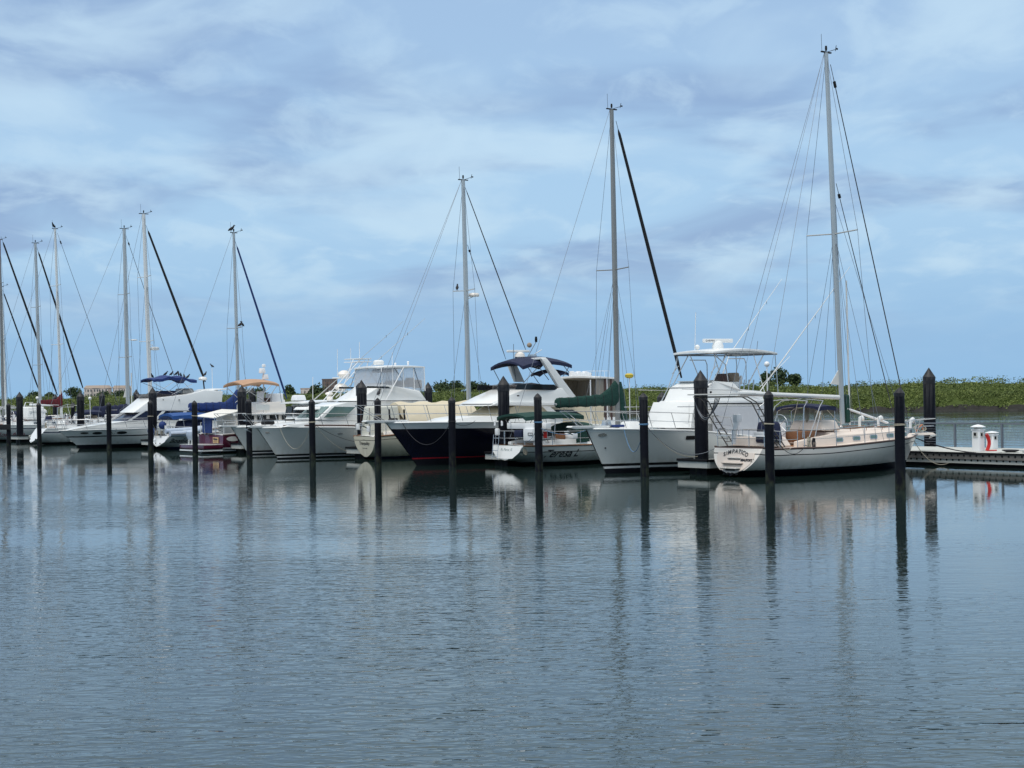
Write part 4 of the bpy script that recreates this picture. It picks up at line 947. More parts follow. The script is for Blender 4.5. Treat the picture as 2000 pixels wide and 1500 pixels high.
for sd in (1,-1):      # zips and seams of the canvas covers, handrails, rod rack
    for px_ in (1345,1395,1440,1478):
        q_ = b.n(px_, 820, 1.62); m = M(); m.tube([(q_.x,sd*1.64,b.zs(q_.x)+.15),(q_.x-.02,sd*1.64,b.n(px_,790,1.62).z)], .010, 4); b.part(m, 'canvas_seam', 'oval')
    q_, r_ = b.n(1300,795,1.6), b.n(1490,793,1.6); m = M(); m.tube([(q_.x-.6,sd*1.67,q_.z),(r_.x+.2,sd*1.67,r_.z)], .018, 5); b.part(m, 'handrail', 'steel')
    q_, r_ = b.n(1330,760,1.3), b.n(1430,762,1.4); m = M(); m.tube([(q_.x,sd*1.36,q_.z),(r_.x,sd*1.46,r_.z)], .014, 5); b.part(m, 'handrail', 'steel')
b.sidewin([(1388,789.5),(1500,789),(1500,787),(1388,787)], 1.68, 'blackline', 'overhang_shade_strip', off=.0)  # black strip painted in as the shade under the roof overhang
b.sidewin([(1392,846),(1492,852),(1492,794),(1392,794)], 1.66, 'curtaingrey', 'side_curtain')
for px_, py_ in ((1374,757),(1381,755),(1377,762),(1387,766)):
    q_ = b.n(px_, py_, 1.32); m = M(); m.ball((q_.x,1.36,q_.z), .05, 6); b.part(m, 'dark_fitting', 'rubber')
for k in range(4):
    q_ = b.n(1452+k*9, 748, 1.2); m = M(); m.tube([(q_.x,.9,q_.z-.5),(q_.x-.1,.9,q_.z+.15)], .03, 6); b.part(m, 'rod_holder', 'steel')
_, a, c = hardtop(b, (1311,690), (1523,689), 1.35, crown=.14)
mid = (a+c)/2; zt_ = mid.z-.03; fz = b.v(1352,752).z
def pipe(pts, r=.022, mt='steel', nm='hardtop_support'):
    m = M(); m.tube(pts, r, 6); return b.part(m, nm, mt)
for sd in (1,-1):
    w_ = sd*1.2
    pipe([(a.x-.25,w_,zt_-.02),(a.x-.1,w_,zt_-.6),(a.x+.35,w_,fz-.1),(a.x+.8,w_*1.1,fz-.9)])
    pipe([(a.x-.9,w_,zt_),(a.x-.35,w_,zt_-.75),(a.x+.1,w_,fz-.05)])
    pipe([(a.x-.95,w_,zt_-.25),(a.x-1.9,w_,zt_-.25),(a.x-2.0,w_,zt_-.45),(a.x-2.0,w_,fz)])
    pipe([(c.x+.8,w_,zt_),(c.x+1.2,w_*.95,zt_-.6),(c.x+1.7,w_*.9,fz)])
    pipe([(c.x+.15,w_,zt_),(c.x+.1,w_,zt_-.5),(c.x+.1,w_*1.1,fz-.6)])
    pipe([(c.x+1.5,w_,zt_),(c.x+.7,w_,fz-.7)], .02, 'whitetube')
    pipe([(a.x-.5,w_*.6,zt_),(a.x-1.0,w_*.8,zt_-.5),(a.x-1.3,w_*.7,fz)])
    pipe([(a.x+.1,w_,fz+.5),(a.x-.3,w_,fz+.85)], .016)
pipe([(a.x-.1,1.25,zt_-.05),(c.x+.1,1.25,zt_-.05),(c.x+.1,-1.25,zt_-.05),(a.x-.1,-1.25,zt_-.05),(a.x-.1,1.25,zt_-.05)], .03, 'wire', 'hardtop_frame'); pipe([(a.x-.3,1.2,zt_-.02),(a.x-.3,-1.2,zt_-.02)]); pipe([(c.x+.3,1.2,zt_),(c.x+.3,-1.2,zt_)]); pipe([(a.x+.35,1.2,fz-.1),(a.x+.35,-1.2,fz-.1)])
p = b.v(1402,680); m = M(); m.lathe([(.24,-.05),(.26,.1),(.2,.28),(.1,.34)], p-V((0,0,.02)), 16); b.part(m, 'radar_base', 'gel')
q0 = b.v(1376,667); q1 = b.v(1430,664); m = M(); q0.y = .35; q1.y = -.35; m.box((p.x, 0, (q0.z+q1.z)/2), (1.45,.16,.17), rz=-.25); b.part(m, 'radar_bar', 'gel', bevel=.03)
cn = V((p.x,0,(q0.z+q1.z)/2)); ax = V((-math.cos(-.25),-math.sin(-.25),0)); nn = V((math.sin(.25),math.cos(.25),0))
text('GARMIN', .12, lambda x, y: cn+ax*(x-.42)+nn*.085+V((0,0,y)), 'ink', b.o, 'lettering')
pole(b, b.v(1357,684), b.v(1359,610), .014, 'whitetube', 'whip_antenna')
m = M(); p = b.v(1362,678); m.ball(p, .11); m.tube([p, p-V((0,0,.25))], .03, 6); b.part(m, 'spotlight', 'gel')
pole(b, b.n(1478,684,.8), b.n(1480,666,.8), .012, 'wire', 'short_antenna')
for far, p0_, p1_, p2_ in ((1,(1399,771),(1425,692),(1527,545)),(0,(1484,765),(1555,666),(1660,521))):
    wv = (-1 if far else 1)*1.4
    A_ = b.v(*p0_, wv); B_ = b.v(*p1_, wv*1.25); C_ = b.v(*p2_, wv*1.7); m = M(); m.tube([A_, B_, C_], [.028,.022,.010], 6); o_ = b.part(m, 'outrigger', 'aluwhite')
    for t in (.35,.7):
        d = B_.lerp(C_, t); m = M(); m.tube([d, d-V((0,0,.16))], .012, 4); b.part(m, 'outrigger_clip', 'rubber', o_)
    m = M(); m.tube([A_+V((0,0,.2)), b.v(p1_[0]-12, p1_[1]+30, wv)], .012, 4); b.part(m, 'outrigger_brace', 'whitetube', o_)
m = M(); m.box((1.3,0,b.zs(1.3)+.35), (1.8,2.6,.7)); b.part(m, 'cockpit_bulwark', 'gel', bevel=.05)
m = M(); m.box((5.0+.8,0,b.zs(7)+.06), (.6,.6,.08)); b.part(m, 'deck_hatch', 'gel', bevel=.02)
m = M(); m.box((b.L-1.1,0,b.zs(b.L)+.2), (.4,.3,.3), taper=.7); b.part(m, 'anchor_windlass', 'steel', bevel=.05)
m = M(); p = b.v(1202,832); m.box(p, (.6,.5,.10)); b.part(m, 'blue_bow_cushion', 'bluec', bevel=.04)
m = M(); m.box((b.L-2.4,0,b.zs(b.L-2)+.16), (.7,.7,.3), taper=.75); b.part(m, 'foredeck_locker', 'gel', bevel=.06)
SFB = b
# ---------------------------------------------------------------- 5 navy hulled motor yacht
b = Boat('motor_yacht','navy hulled motor yacht with blue bimini, raked white arch and curtained aft deck','motorboat',-17.0,10.6,False,'motorboats moored bow out')
b.trace([(754,826),(800,825.5),(850,825),(900,824.5),(972,824),(1060,826),(1150,829),(1225,832)], 4.5, POWSH)
b.hull([('a',-.5,'antifoul'),('a',.30,'redline'),('a',.36,'navy'),('t',.30,'gel')], stem=1.7, full=3.0, pw=.45, flare=1.3, railr=.04)
platform(b, 1.25, .6); bowrail(b, 5.6, .82, b.L+1.55, n=7)
# foredeck trunk, windshield canvas, sides
b.house([(842,827,1.0,'c'),(870,817,1.05,'c'),(905,812,1.2,'c'),(1100,812,1.7,'n'),(1100,830,1.75,'n')], 'gel', 'fore_cabin', .08)
b.house([(905,815,1.2,'f'),(946,792,1.35,'f'),(1180,788,1.75,'n'),(1180,832,1.8,'n'),(960,832,1.5,'f')], 'beige', 'windshield_canvas', .06)
b.house([(892,793,1.45,'f'),(905,785,1.5,'f'),(1095,786,1.85,'n'),(1095,792,1.85,'n')], 'gel', 'brow', .03)
b.house([(897,789,1.3,'f'),(925,775,1.35,'f'),(962,759,1.45,'f'),(1100,758,1.7,'n'),(1124,790,1.75,'n')], 'gel', 'flybridge', .08)
b.house([(966,762,1.35,'f'),(953,753,1.4,'f'),(1010,748,1.2,'c'),(1096,756,1.55,'n'),(1096,763,1.55,'n')], 'smoke', 'flybridge_windscreen', .02)
b.sidewin([(1006,761),(1090,762),(1082,751),(1010,750)], 1.62, 'glass', 'flybridge_window')
b.sidewin([(1058,793),(1072,793),(1100,816),(1082,816)], 1.80, 'gel', 'window_post'); b.sidewin([(1078,800),(1118,800),(1140,812),(1092,812)], 1.79, 'glass', 'side_window')
m = M(); p = b.n(1012,773,1.66); m.lathe([(.06,-.03),(.06,.03)], p, 8); b.part(m, 'hull_vent', 'rubber')
for w_, sd, q in ((1.5,'n',((1055,700),(1066,700),(1126,780),(1104,780))),(1.5,'f',((990,706),(1004,706),(1022,746),(1006,746)))):
    s_ = b.ns*(w_ if sd == 'n' else -w_); P_ = [b.v(x, y, s_) for x, y in q]; m = M()
    m.loft([[P_[0]+V((0,.09,0)),P_[1]+V((0,.09,0)),P_[1]-V((0,.09,0)),P_[0]-V((0,.09,0))],[lerp(P_[0],P_[3],.1)+V((0,.12,0)),lerp(P_[1],P_[2],.1)+V((0,.12,0)),lerp(P_[1],P_[2],.1)-V((0,.12,0)),lerp(P_[0],P_[3],.1)-V((0,.12,0))],[P_[3]+V((0,.13,0)),P_[2]+V((0,.13,0)),P_[2]-V((0,.13,0)),P_[3]-V((0,.13,0))]]); b.part(m, 'arch_leg', 'gel', bevel=.03)
    if sd == 'n': an = (P_[0]+P_[1])/2
    else: af = (P_[0]+P_[1])/2
m = M(); m.loft([[af+V((.2,0,-.05)),af+V((-.2,0,-.05)),af+V((-.2,0,.06)),af+V((.2,0,.06))],[an+V((.2,0,-.05)),an+V((-.2,0,-.05)),an+V((-.2,0,.06)),an+V((.2,0,.06))]]); b.part(m, 'arch_top', 'gel', bevel=.03)
a = b.f(958,712,1.35); c = b.n(1117,707,1.35); b.canopy(c.x, a.x, (a.z+c.z)/2-.12, 1.35, 'navyc', 'bimini', crown=.28, arch=.22, th=.10, dz=a.z-c.z, feet=None)
for px0, py0, px1, py1, s_ in ((961,716,976,745,-1),(1003,712,1008,745,-1),(1099,712,1112,728,1),(1114,712,1100,735,1),(1030,716,1052,748,1),(1050,718,1022,748,1),(1052,716,1072,742,1)):
    pole(b, b.v(px0,py0,s_*1.3), b.v(px1,py1,s_*1.3), .018, 'wire', 'bimini_strut')
a = b.f(1037,727,1.2); c = b.n(1111,725,1.2); b.canopy(c.x, a.x, (a.z+c.z)/2-.1, 1.2, 'navyc', 'small_bimini', crown=.15, arch=.08, th=.08)
_, a, c = hardtop(b, (1079,738), (1214,739), 1.75, crown=.03, name='aft_hardtop')
hz_ = a.z-.1; dz_ = b.zs(1)+.3
m = M(); x0, x1 = c.x+.12, a.x-.1
zig = []
for sd in (1,-1):
    m = M(); n = 24; o = len(m.v)
    for i in range(n+1):
        x = lerp(x0, x1, i/n); y = sd*(1.66+.02*(i % 2)); m.v += [V((x,y,hz_)),V((x,y,dz_))]
    for i in range(n): m.face((o+2*i,o+2*i+2,o+2*i+3,o+2*i+1))
    b.part(m, 'side_curtain', 'curtain', angle=10)
m = M(); n = 26
for i in range(n+1): y = lerp(-1.66,1.66,i/n); m.v += [V((x0-.02*(i%2),y,hz_)),V((x0-.02*(i%2),y,dz_))]
for i in range(n): m.face((2*i,2*i+2,2*i+3,2*i+1))
b.part(m, 'aft_curtain', 'curtain', angle=10)
for x in (lerp(x0,x1,.36),lerp(x0,x1,.62)):
    m = M(); m.box((x,b.ns*1.7,(hz_+dz_)/2), (.09,.05,hz_-dz_)); b.part(m, 'curtain_post', 'brown')
for x in (lerp(x0,x1,.12),lerp(x0,x1,.55)):
    m = M(); m.tube([(x,1.72,hz_),(x,1.72,dz_)], .03, 6); b.part(m, 'hardtop_post', 'whitetube')
m = M(); m.box(((x0+x1)/2,0,b.zs(1)+.2), (x1-x0+.3,3.4,.55)); b.part(m, 'aft_cabin', 'gel', bevel=.06)
for i in range(9):
    x = lerp(c.x+.3, a.x-.3, i/8); p = V((x, -.5, a.z+.14)); m = M(); m.box(p, (.2,.25,.2+.08*(i % 3))); b.part(m, 'roof_canister', 'plasw', bevel=.05)
m = M(); m.tube([(c.x+.1,.9,a.z+.3),(a.x-.1,.9,a.z+.3)], .012, 5)
for i in range(6): x = lerp(c.x+.1,a.x-.1,i/5); m.tube([(x,.9,a.z),(x,.9,a.z+.3)], .010, 4)
b.part(m, 'roof_rail', 'whitetube')
p = b.v(1015,697); m = M(); m.lathe([(.2,-.1),(.28,0),(.24,.16),(.1,.24)], p, 16); b.part(m, 'radar_dome', 'cream')
m = M(); p = b.v(1012,686); m.box(p, (1.25,.12,.12), rz=-.2); b.part(m, 'radar_bar', 'gel', bevel=.03); pole(b, p, p-V((0,0,.3)), .05, 'gel', 'radar_post')
pole(b, b.v(1003,702), b.v(1003,672), .014, 'wire', 'light_pole'); pole(b, b.v(1030,698), b.v(1047,668), .016, 'wire', 'light_mast'); pole(b, b.v(1044,692), b.v(1058,683), .02, 'whitetube', 'horn')
m = M(); p = b.v(1047,662); m.lathe([(.06,-.16),(.07,-.02),(.05,.12)], p, 8); b.part(m, 'masthead_light', 'rubber'); m = M(); m.ball(b.v(1034,674), .13); b.part(m, 'spotlight', 'seatb')
m = M(); p = b.v(1040,704); m.box(p, (.35,.3,.6)); 
b.part(m, 'equipment_frame', 'steel', bevel=.02)
for px in (790,):
    flatcover(b, b.v(768,822)+V((0,0,.02)), (.5,.3,.22), 'blackc', 'windlass_cover', .06)
flatcover(b, b.n(952,832,1.6)+V((0,0,.1)), (.35,.3,.2), 'blackc', 'deck_cleat_line', .05)
for px in (762,791):
    m = M(); p = b.f(px,825,.2); m.tube([p, p+V((.05,0,.62))], .045, 8); b.part(m, 'rod_post', 'rubber')
NAV = b
# ---------------------------------------------------------------- 6 white fishing boat with clear enclosure
b = Boat('motor_yacht','white fishing boat with green tinted raked windshield and clear vinyl flybridge enclosure','motorboat',-30.3,9.4,False,'motorboats moored bow out')
b.trace([(502,836),(540,835.5),(600,834.5),(650,834.5),(692,835),(740,838),(790,842),(840,845)], 4.3, POWSH)
b.hull(SF+[('t',.42,'gelgrey'),('t',.40,'gelgrey'),('t',.12,'gel')], stem=1.25, full=3.2, pw=.45, flare=1.25, railr=.03)
platform(b, .55); bowrail(b, 4.6, .75, b.L+.75)
b.ports([(522,845,.18,.09),(664,847,.3,.05)], 'hull_fitting', 'steel')
b.house([(536,834,1.1,'c'),(552,828,1.1,'c'),(606,822,1.3,'c'),(830,822,1.85,'n'),(830,845,1.85,'n')], 'gel', 'trunk_cabin', .08)
b.house([(575,819,1.3,'f'),(604,793,1.25,'f'),(654,786,1.4,'c'),(832,784,1.75,'n'),(834,838,1.8,'n')], 'gel', 'deckhouse', .05)
hl = b.last
# windshield: glass set on the raked front, with white mullions
p0_, p1_ = V((hl[0][0],0,hl[0][1])), V((hl[1][0],0,hl[1][1])); nrm = V((p1_.z-p0_.z,0,-(p1_.x-p0_.x))).normalized(); nrm = nrm if nrm.x > 0 else -nrm
for k in range(4):
    y0, y1 = lerp(-1.2,1.2,k/4)+.05, lerp(-1.2,1.2,(k+1)/4)-.05
    m = M(); m.panel([p0_.lerp(p1_,.12)+nrm*.02+V((0,y0,0)), p0_.lerp(p1_,.12)+nrm*.02+V((0,y1,0)), p0_.lerp(p1_,.93)+nrm*.02+V((0,y1*.97,0)), p0_.lerp(p1_,.93)+nrm*.02+V((0,y0*.97,0))], .012); b.part(m, 'windshield_pane', 'glassteal')
b.sidewin([(632,816),(676,812),(694,795),(652,794)], [1.42,1.5,1.5,1.42], 'glassteal', 'side_window')
for sd in (1,-1):
    for k in (0,1):
        x = lerp(p1_.x,p0_.x,.1)-k*.55; pole(b, (x+.35,sd*1.40,b.v(640,815).z), (x-.15,sd*1.42,b.v(650,793).z), .03, 'whitetube', 'window_mullion')
flatcover(b, p0_.lerp(p1_,1.0)+V((.55,-.3,-.12)), (1.3,1.4,.16), 'vinyl', 'rolled_cover', .06)
b.house([(652,787,1.42,'f'),(662,781,1.45,'f'),(836,783,1.8,'n'),(836,789,1.8,'n')], 'gel', 'brow', .02)
b.house([(650,783.5,1.3,'f'),(662,776,1.3,'f'),(688,759,1.35,'f'),(722,750,1.4,'c'),(760,752,1.5,'n'),(820,763,1.6,'n'),(834,782,1.65,'n')], 'gel', 'flybridge', .07)
b.sidewin([(700,783.4),(832,783.4),(832,782),(700,782)], 1.72, 'blackline', 'dark_stripe')
b.sidewin([(716,758),(765,758),(762,755),(716,754)], 1.50, 'glass', 'flybridge_venturi')
_, a, c = hardtop(b, (688,719), (833,716), 1.5, crown=.05, name='enclosure_roof')
zt_ = (a.z+c.z)/2-.03; fz = b.v(745,758).z
xs_ = [lerp(a.x-.15, c.x+.12, k/4) for k in range(5)]
for sd in (1,-1):
    for k in range(4):
        m = M(); m.panel([(xs_[k]-.04,sd*1.42,zt_-.05),(xs_[k+1]+.04,sd*1.42,zt_-.05),(xs_[k+1]+.04,sd*1.5,fz-.06-.12*(k > 1)),(xs_[k]-.04,sd*1.5,fz-.06-.12*(k > 2))], .008); b.part(m, 'clear_curtain', 'clearvinyl')
    for x in xs_: pole(b, (x,sd*1.42,zt_), (x,sd*1.5,fz-.2), .028, 'whitetube', 'enclosure_post')
    pole(b, (xs_[2],sd*1.5,zt_), (xs_[1]+.7,sd*1.72,b.v(720,786).z), .03, 'whitetube', 'raked_post'); pole(b, (xs_[3],sd*1.45,zt_), (xs_[4]+.2,sd*1.6,fz-.5), .02, 'wire', 'enclosure_brace')
    pole(b, (xs_[0]-.1,sd*1.45,zt_), (xs_[0]+.35,sd*1.45,fz), .02, 'wire', 'enclosure_brace'); pole(b, (xs_[1]-.1,sd*1.45,zt_), (xs_[2]-.3,sd*1.45,fz), .02, 'wire', 'enclosure_brace')
m = M(); m.panel([(xs_[0],-1.38,zt_-.05),(xs_[0],1.38,zt_-.05),(xs_[0]+.12,1.4,fz),(xs_[0]+.12,-1.4,fz)], .008); b.part(m, 'clear_curtain', 'clearvinyl')
for px, py, mt, nm, d in ((772,750,'seatb','bench_seat',(.9,1.2,.4)),(800,747,'seatb','helm_seat',(.4,.5,.55)),(815,750,'seatb','helm_seat',(.4,.5,.5)),(748,724,'brown','overhead_console',(.9,1.2,.22)),(735,752,'seatb','dash_console',(.8,1.6,.2))):
    m = M(); m.box(b.v(px,py), d, taper=.85); b.part(m, nm, mt, bevel=.05)
p = b.v(739.5,708); m = M(); m.lathe([(.28,-.14),(.31,-.06),(.31,.06),(.22,.13)], p, 18); b.part(m, 'radome', 'gel')
for px, py in ((772,712),(797,709)):
    m = M(); p = b.v(px, py); m.lathe([(.05,-.12),(.06,.04),(.08,.06),(.04,.1)], p, 8); b.part(m, 'roof_light', 'plasw')
pole(b, b.v(766,716), b.v(766,688), .014, 'whitetube', 'whip_antenna')
for px, mt in ((700,'blackline'),(574,'blackline')): pass
flatcover(b, b.v(523,823)+V((0,0,-.02)), (.75,.45,.32), 'blackc', 'windlass_cover', .14)
for px in (566,637):
    m = M(); p = b.n(px, 820, .9); m.box(p, (.5,.3,.08)); b.part(m, 'deck_vent', 'rubber', bevel=.02)
b.sidewin([(560,829),(695,829.5),(695,831.5),(560,831)], 0, 'blackline', 'x', both=False) if 0 else None
m = M()   # dark toe line along the deck edge
for sd in (1,-1):
    xs2 = [lerp(.3, b.L-1.2, i/20) for i in range(21)]; m.tube([(x, sd*(b.bw(x)-.10), b.zs(x)+.10) for x in xs2], .045, 5)
b.part(m, 'toe_rail', 'trim')
WFB = b
# ---------------------------------------------------------------- 7 grey fishing boat with tower
b = Boat('motor_yacht','grey hulled express fishing boat with tall tuna tower and outriggers, behind the clear enclosure boat','motorboat',-37.4,8.6,False,'motorboats moored bow out')
b.trace([(452,835),(480,834),(530,834),(580,835),(640,838),(700,842),(770,845)], 4.0, POWSH)
b.hull(SF+[('t',.08,'gel')], stem=1.1, full=3.2, pw=.45, flare=1.25, railr=.03)
platform(b, .8); bowrail(b, 4.2, .8, b.L+1.0, n=6)
b.house([(500,834,1.0,'c'),(520,826,1.1,'c'),(566,820,1.3,'c'),(760,820,1.7,'n'),(760,845,1.7,'n')], 'gel', 'trunk_cabin', .08)
b.house([(556,820,1.3,'f'),(570,790,1.3,'f'),(760,786,1.6,'n'),(760,838,1.65,'n')], 'gel', 'deckhouse', .05)
b.sidewin([(604,812),(640,812),(640,793),(607,793)], 1.5, 'glass', 'side_window')
m = M(); hl = b.last; x = hl[0][0]+.02
for y in (-.9,0,.9): m.panel([(x-.05,y-.38,b.v(562,812).z),(x-.05,y+.38,b.v(562,812).z),(x-.2,y+.36,b.v(566,794).z),(x-.2,y-.36,b.v(566,794).z)], .03)
b.part(m, 'windshield', 'glass')
_, a, c = hardtop(b, (545,787), (700,783), 1.55, crown=.05)
p = b.v(583,777); m = M(); m.box(p, (.75,.7,.34), taper=.8); b.part(m, 'life_raft', 'plasw', bevel=.08)
for sd in (1,-1):
    for (x0,y0),(x1,y1) in (((628,786),(702,704)),((640,786),(712,704)),((700,784),(720,702)),((660,786),(690,702))):
        pole(b, b.v(x0,y0,sd*1.2), b.v(x1,y1,sd*.7), .028, 'whitetube', 'tower_leg')
a2 = b.f(672,702,.8); c2 = b.n(726,702,.8); m = M(); m.box(((a2.x+c2.x)/2,0,a2.z), (abs(a2.x-c2.x),1.6,.06)); b.part(m, 'tower_top', 'gel', bevel=.02)
m = M(); m.tube([(a2.x,-.8,a2.z-.18),(a2.x+.1,0,a2.z-.2),(a2.x,.8,a2.z-.18),(c2.x,.8,a2.z-.18),(c2.x,-.8,a2.z-.18),(a2.x,-.8,a2.z-.18)], .022, 5); b.part(m, 'tower_hoop', 'whitetube')
for px, py, r, q in ((672,731,.36,(1.1,1,.7)),(666,756,.42,(1,1,.55)),(643,769,.22,(1.2,1,.5)),(644,778,.2,(1,1,.9))):
    m = M(); m.ball(b.v(px,py), r, 12, 0, q); b.part(m, 'satellite_dome', 'cream')
m = M(); p = b.v(670,738); m.box(p, (.9,1.1,.08)); p = b.v(668,764); m.box(p, (1.2,1.2,.06)); b.part(m, 'tower_platform', 'gel', bevel=.01)
for p0_, p1_, sd in (((612,782),(788,627),-1),((656,776),(830,622),1)):
    m = M(); a_, c_ = b.v(*p0_, sd*1.2), b.v(*p1_, sd*1.9); m.tube([a_, a_.lerp(c_,.3), c_], [.035,.02,.010], 6); o_ = b.part(m, 'outrigger', 'alu')
    for t in (.5,.8): d = a_.lerp(c_, t); m = M(); m.tube([d+V((0,0,.08)), d-V((0,0,.1))], .014, 4); b.part(m, 'outrigger_clip', 'rubber', o_)
for px, y0, y1 in ((659,735,682),(685,728,680),(702,702,668),(611,782,736)): pole(b, b.v(px,y0), b.v(px,y1), .016, 'whitetube', 'whip_antenna')
GRB = b
# ---------------------------------------------------------------- 8 white cruiser
b = Boat('motor_yacht','long white cruiser with black side stripe, navy windows and blue bimini lined with birds','motorboat',-59.2,8.7,False,'motorboats moored bow out')
b.trace([(114,841),(150,840.5),(200,839),(250,838),(290,836.5),(350,836),(420,838),(480,840)], 4.3, POWSH)
b.hull([('a',-.5,'antifoul'),('a',.27,'gelgrey'),('t',.50,'blackline'),('t',.42,'gelgrey'),('t',.03,'blackline'),('t',.0,'gel')], stem=1.6, full=3.0, pw=.45, flare=1.1, railr=.025)
b.ports([(165,846,.5,.12),(190,846,.62,.17),(238,845,.68,.19)], 'oval_porthole', 'glass')
b.house([(124,841,.5,'c'),(160,833,1.0,'c'),(205,826,1.25,'c'),(240,821,1.45,'c'),(290,820,1.75,'n'),(470,822,1.85,'n'),(470,842,1.85,'n')], 'gel', 'fore_cabin', .08)
b.house([(216,823,1.2,'f'),(248,803,1.35,'f'),(300,802,1.6,'n'),(455,802,1.7,'n'),(455,826,1.75,'n'),(300,826,1.65,'n')], 'glassnavy', 'saloon_glass', .04)
for x0,y0,x1,y1 in ((250,823,281,803),(300,824,320,803),(350,824,362,803)):
    for sd in (1,-1):
        m = M(); A_, B_ = b.n(x0,y0,1.66), b.n(x1,y1,1.66); d = V((.12,0,0)); m.panel([V((A_.x+.12,sd*1.68,A_.z)),V((A_.x-.12,sd*1.68,A_.z)),V((B_.x-.12,sd*1.66,B_.z)),V((B_.x+.12,sd*1.66,B_.z))], .02); b.part(m, 'window_pillar', 'gel')
b.house([(232,806,1.3,'f'),(244,797,1.3,'f'),(268,778,1.35,'f'),(300,776,1.5,'c'),(352,770,1.6,'c'),(400,762,1.65,'n'),(436,764,1.7,'n'),(432,803,1.75,'n')], 'gel', 'flybridge', .08)
b.house([(272,778,1.2,'f'),(264,770,1.25,'f'),(300,769,1.2,'c'),(345,772,1.4,'n'),(345,778,1.4,'n')], 'smoke', 'flybridge_windscreen', .015)
flatcover(b, b.v(322,768), (1.4,1.6,.35), 'navyc', 'navy_seat_cover', .1); flatcover(b, b.v(360,764), (1.0,1.6,.4), 'alugrey', 'grey_console_cover', .12)
for px in (319,350):
    m = M(); p = b.n(px, 781, 1.62); m.lathe([(.05,-.03),(.05,.03)], p, 8); b.part(m, 'vent', 'rubber')
a = b.f(275,746,1.1); c = b.n(384,746,1.1)
m = M(); rings = []; n = 14
for i in range(n+1):
    t = i/n; x = lerp(a.x, c.x, t); z = lerp(a.z, c.z, t)+.12+.26*math.sin(math.pi*t)-.09*math.sin(math.pi*t*3)**2+(.03*math.sin(t*19))
    rings.append([(x,1.15*k,z+.12*(1-k*k)) for k in [j/4-1 for j in range(9)]]+[(x,1.15*k,z+.12*(1-k*k)-.07-(.12 if abs(k)==1 else 0)) for k in [1-j/4 for j in range(9)]])
m.loft(rings); b.part(m, 'bimini', 'bluec', angle=60); BZ = [(lerp(a.x,c.x,t), lerp(a.z,c.z,t)+.12+.26*math.sin(math.pi*t)-.09*math.sin(math.pi*t*3)**2+.12) for t in (.1,.42,.6,.66,.72,.78,.9,.97)]
for x0,y0,x1,y1,s_ in ((279,748,340,772,-1),(300,748,345,772,1),(340,745,300,772,1),(375,750,330,774,1),(360,748,382,772,1),(350,748,320,772,-1)): pole(b, b.v(x0,y0,s_*1.1), b.v(x1,y1,s_*1.2), .016, 'steel', 'bimini_strut')
_, a, c = hardtop(b, (380,762), (446,760), 1.5, crown=.02, th=.07, name='arch_top')
for sd in (1,-1):
    m = M(); P_ = [b.v(391,762,sd*1.45),b.v(405,762,sd*1.45),b.v(421,790,sd*1.6),b.v(400,790,sd*1.6)]; m.panel(P_, .07); b.part(m, 'arch_leg', 'gel', bevel=.02)
    pole(b, b.v(430,762,sd*1.4), b.v(431,790,sd*1.5), .05, 'gel', 'arch_post')
pole(b, b.v(399,760), b.v(397,742), .05, 'blackc', 'radar_post'); m = M(); m.lathe([(.28,-.1),(.32,0),(.28,.1),(.1,.16)], b.v(396,740), 16); b.part(m, 'radome', 'gel')
pole(b, b.v(415,760), b.v(414,719), .02, 'whitetube', 'bird_pole')
bowrail(b, 5.0, .72, b.L+.35, n=7)
CRU = b
# ---------------------------------------------------------------- 9 maroon trawler
b = Boat('trawler_yacht','maroon hulled trawler yacht with tan bimini over its flybridge, seen from the stern','motorboat',-43.0,-.8,True)
b.trace([(436,850),(460,848),(500,845),(560,840),(610,834),(640,828)], 3.9, TRAWSH)
b.hull([('a',-.5,'antifoul'),('a',.10,'gel'),('a',.19,'blackline'),('a',.25,'gel'),('a',.33,'maroon')], stem=1.0, full=2.6, pw=.5, railr=.05, rail='trim')
zt = b.zs(0)
m = M(); m.prof([(-1.3,.28,1.7),(-1.3,.5,1.72),(0,.52,1.72),(0,.28,1.7)]); b.part(m, 'swim_platform', 'maroon', bevel=.04)
m = M(); m.prof([(-1.32,.14,1.66),(-1.32,.22,1.66),(0,.22,1.66),(0,.14,1.66)]); b.part(m, 'platform_stripe', 'gel')
m = M(); m.prof([(-1.31,.515,1.7),(-1.31,.535,1.7),(0,.535,1.7),(0,.515,1.7)]); b.part(m, 'platform_deck', 'gelgrey')
def tm(y, z, off=.02): return V((-off, y, z))
m = M(); m.box((-.03,-.75,zt-.32), (.03,.75,.36)); nb_ = b.part(m, 'name_board', 'signgold', bevel=.01)
text('Whisker', .17, lambda x, y: V((-.06,-x-.75,y+zt-.26)), 'ink', b.o, 'lettering', .1, .008)
m = M(); m.box((-.055,-.75,zt-.42), (.01,.5,.04)); b.part(m, 'name_underline', 'teak')
p, h = b.onhull(455, 857); m = M(); m.panel([(p.x+.38*math.cos(t)*(1.15 if abs(math.cos(t)) > .5 else 1), -(b.hy(p.x,p.z)+.015), p.z+.15*math.sin(t)) for t in [2*math.pi*k/14 for k in range(14)]], .012); b.part(m, 'hull_name_plate', 'oval')
m = M(); m.loft([[(x,sd,z) for x in (0,)] for sd in ()]) if 0 else None
b.house([(428,850,1.5,'f'),(420,812,1.45,'f'),(600,808,1.5,'n'),(604,846,1.6,'n')], 'cream', 'saloon', .05)
for k in range(6):
    xx = b.last[0][0]+.3+k*.85
    for sd in (1,-1):
        m = M(); m.box((xx+.3,sd*1.53,b.n(450,822,1.5).z), (.6,.06,.62)); b.part(m, 'saloon_window', 'glass', bevel=.01)
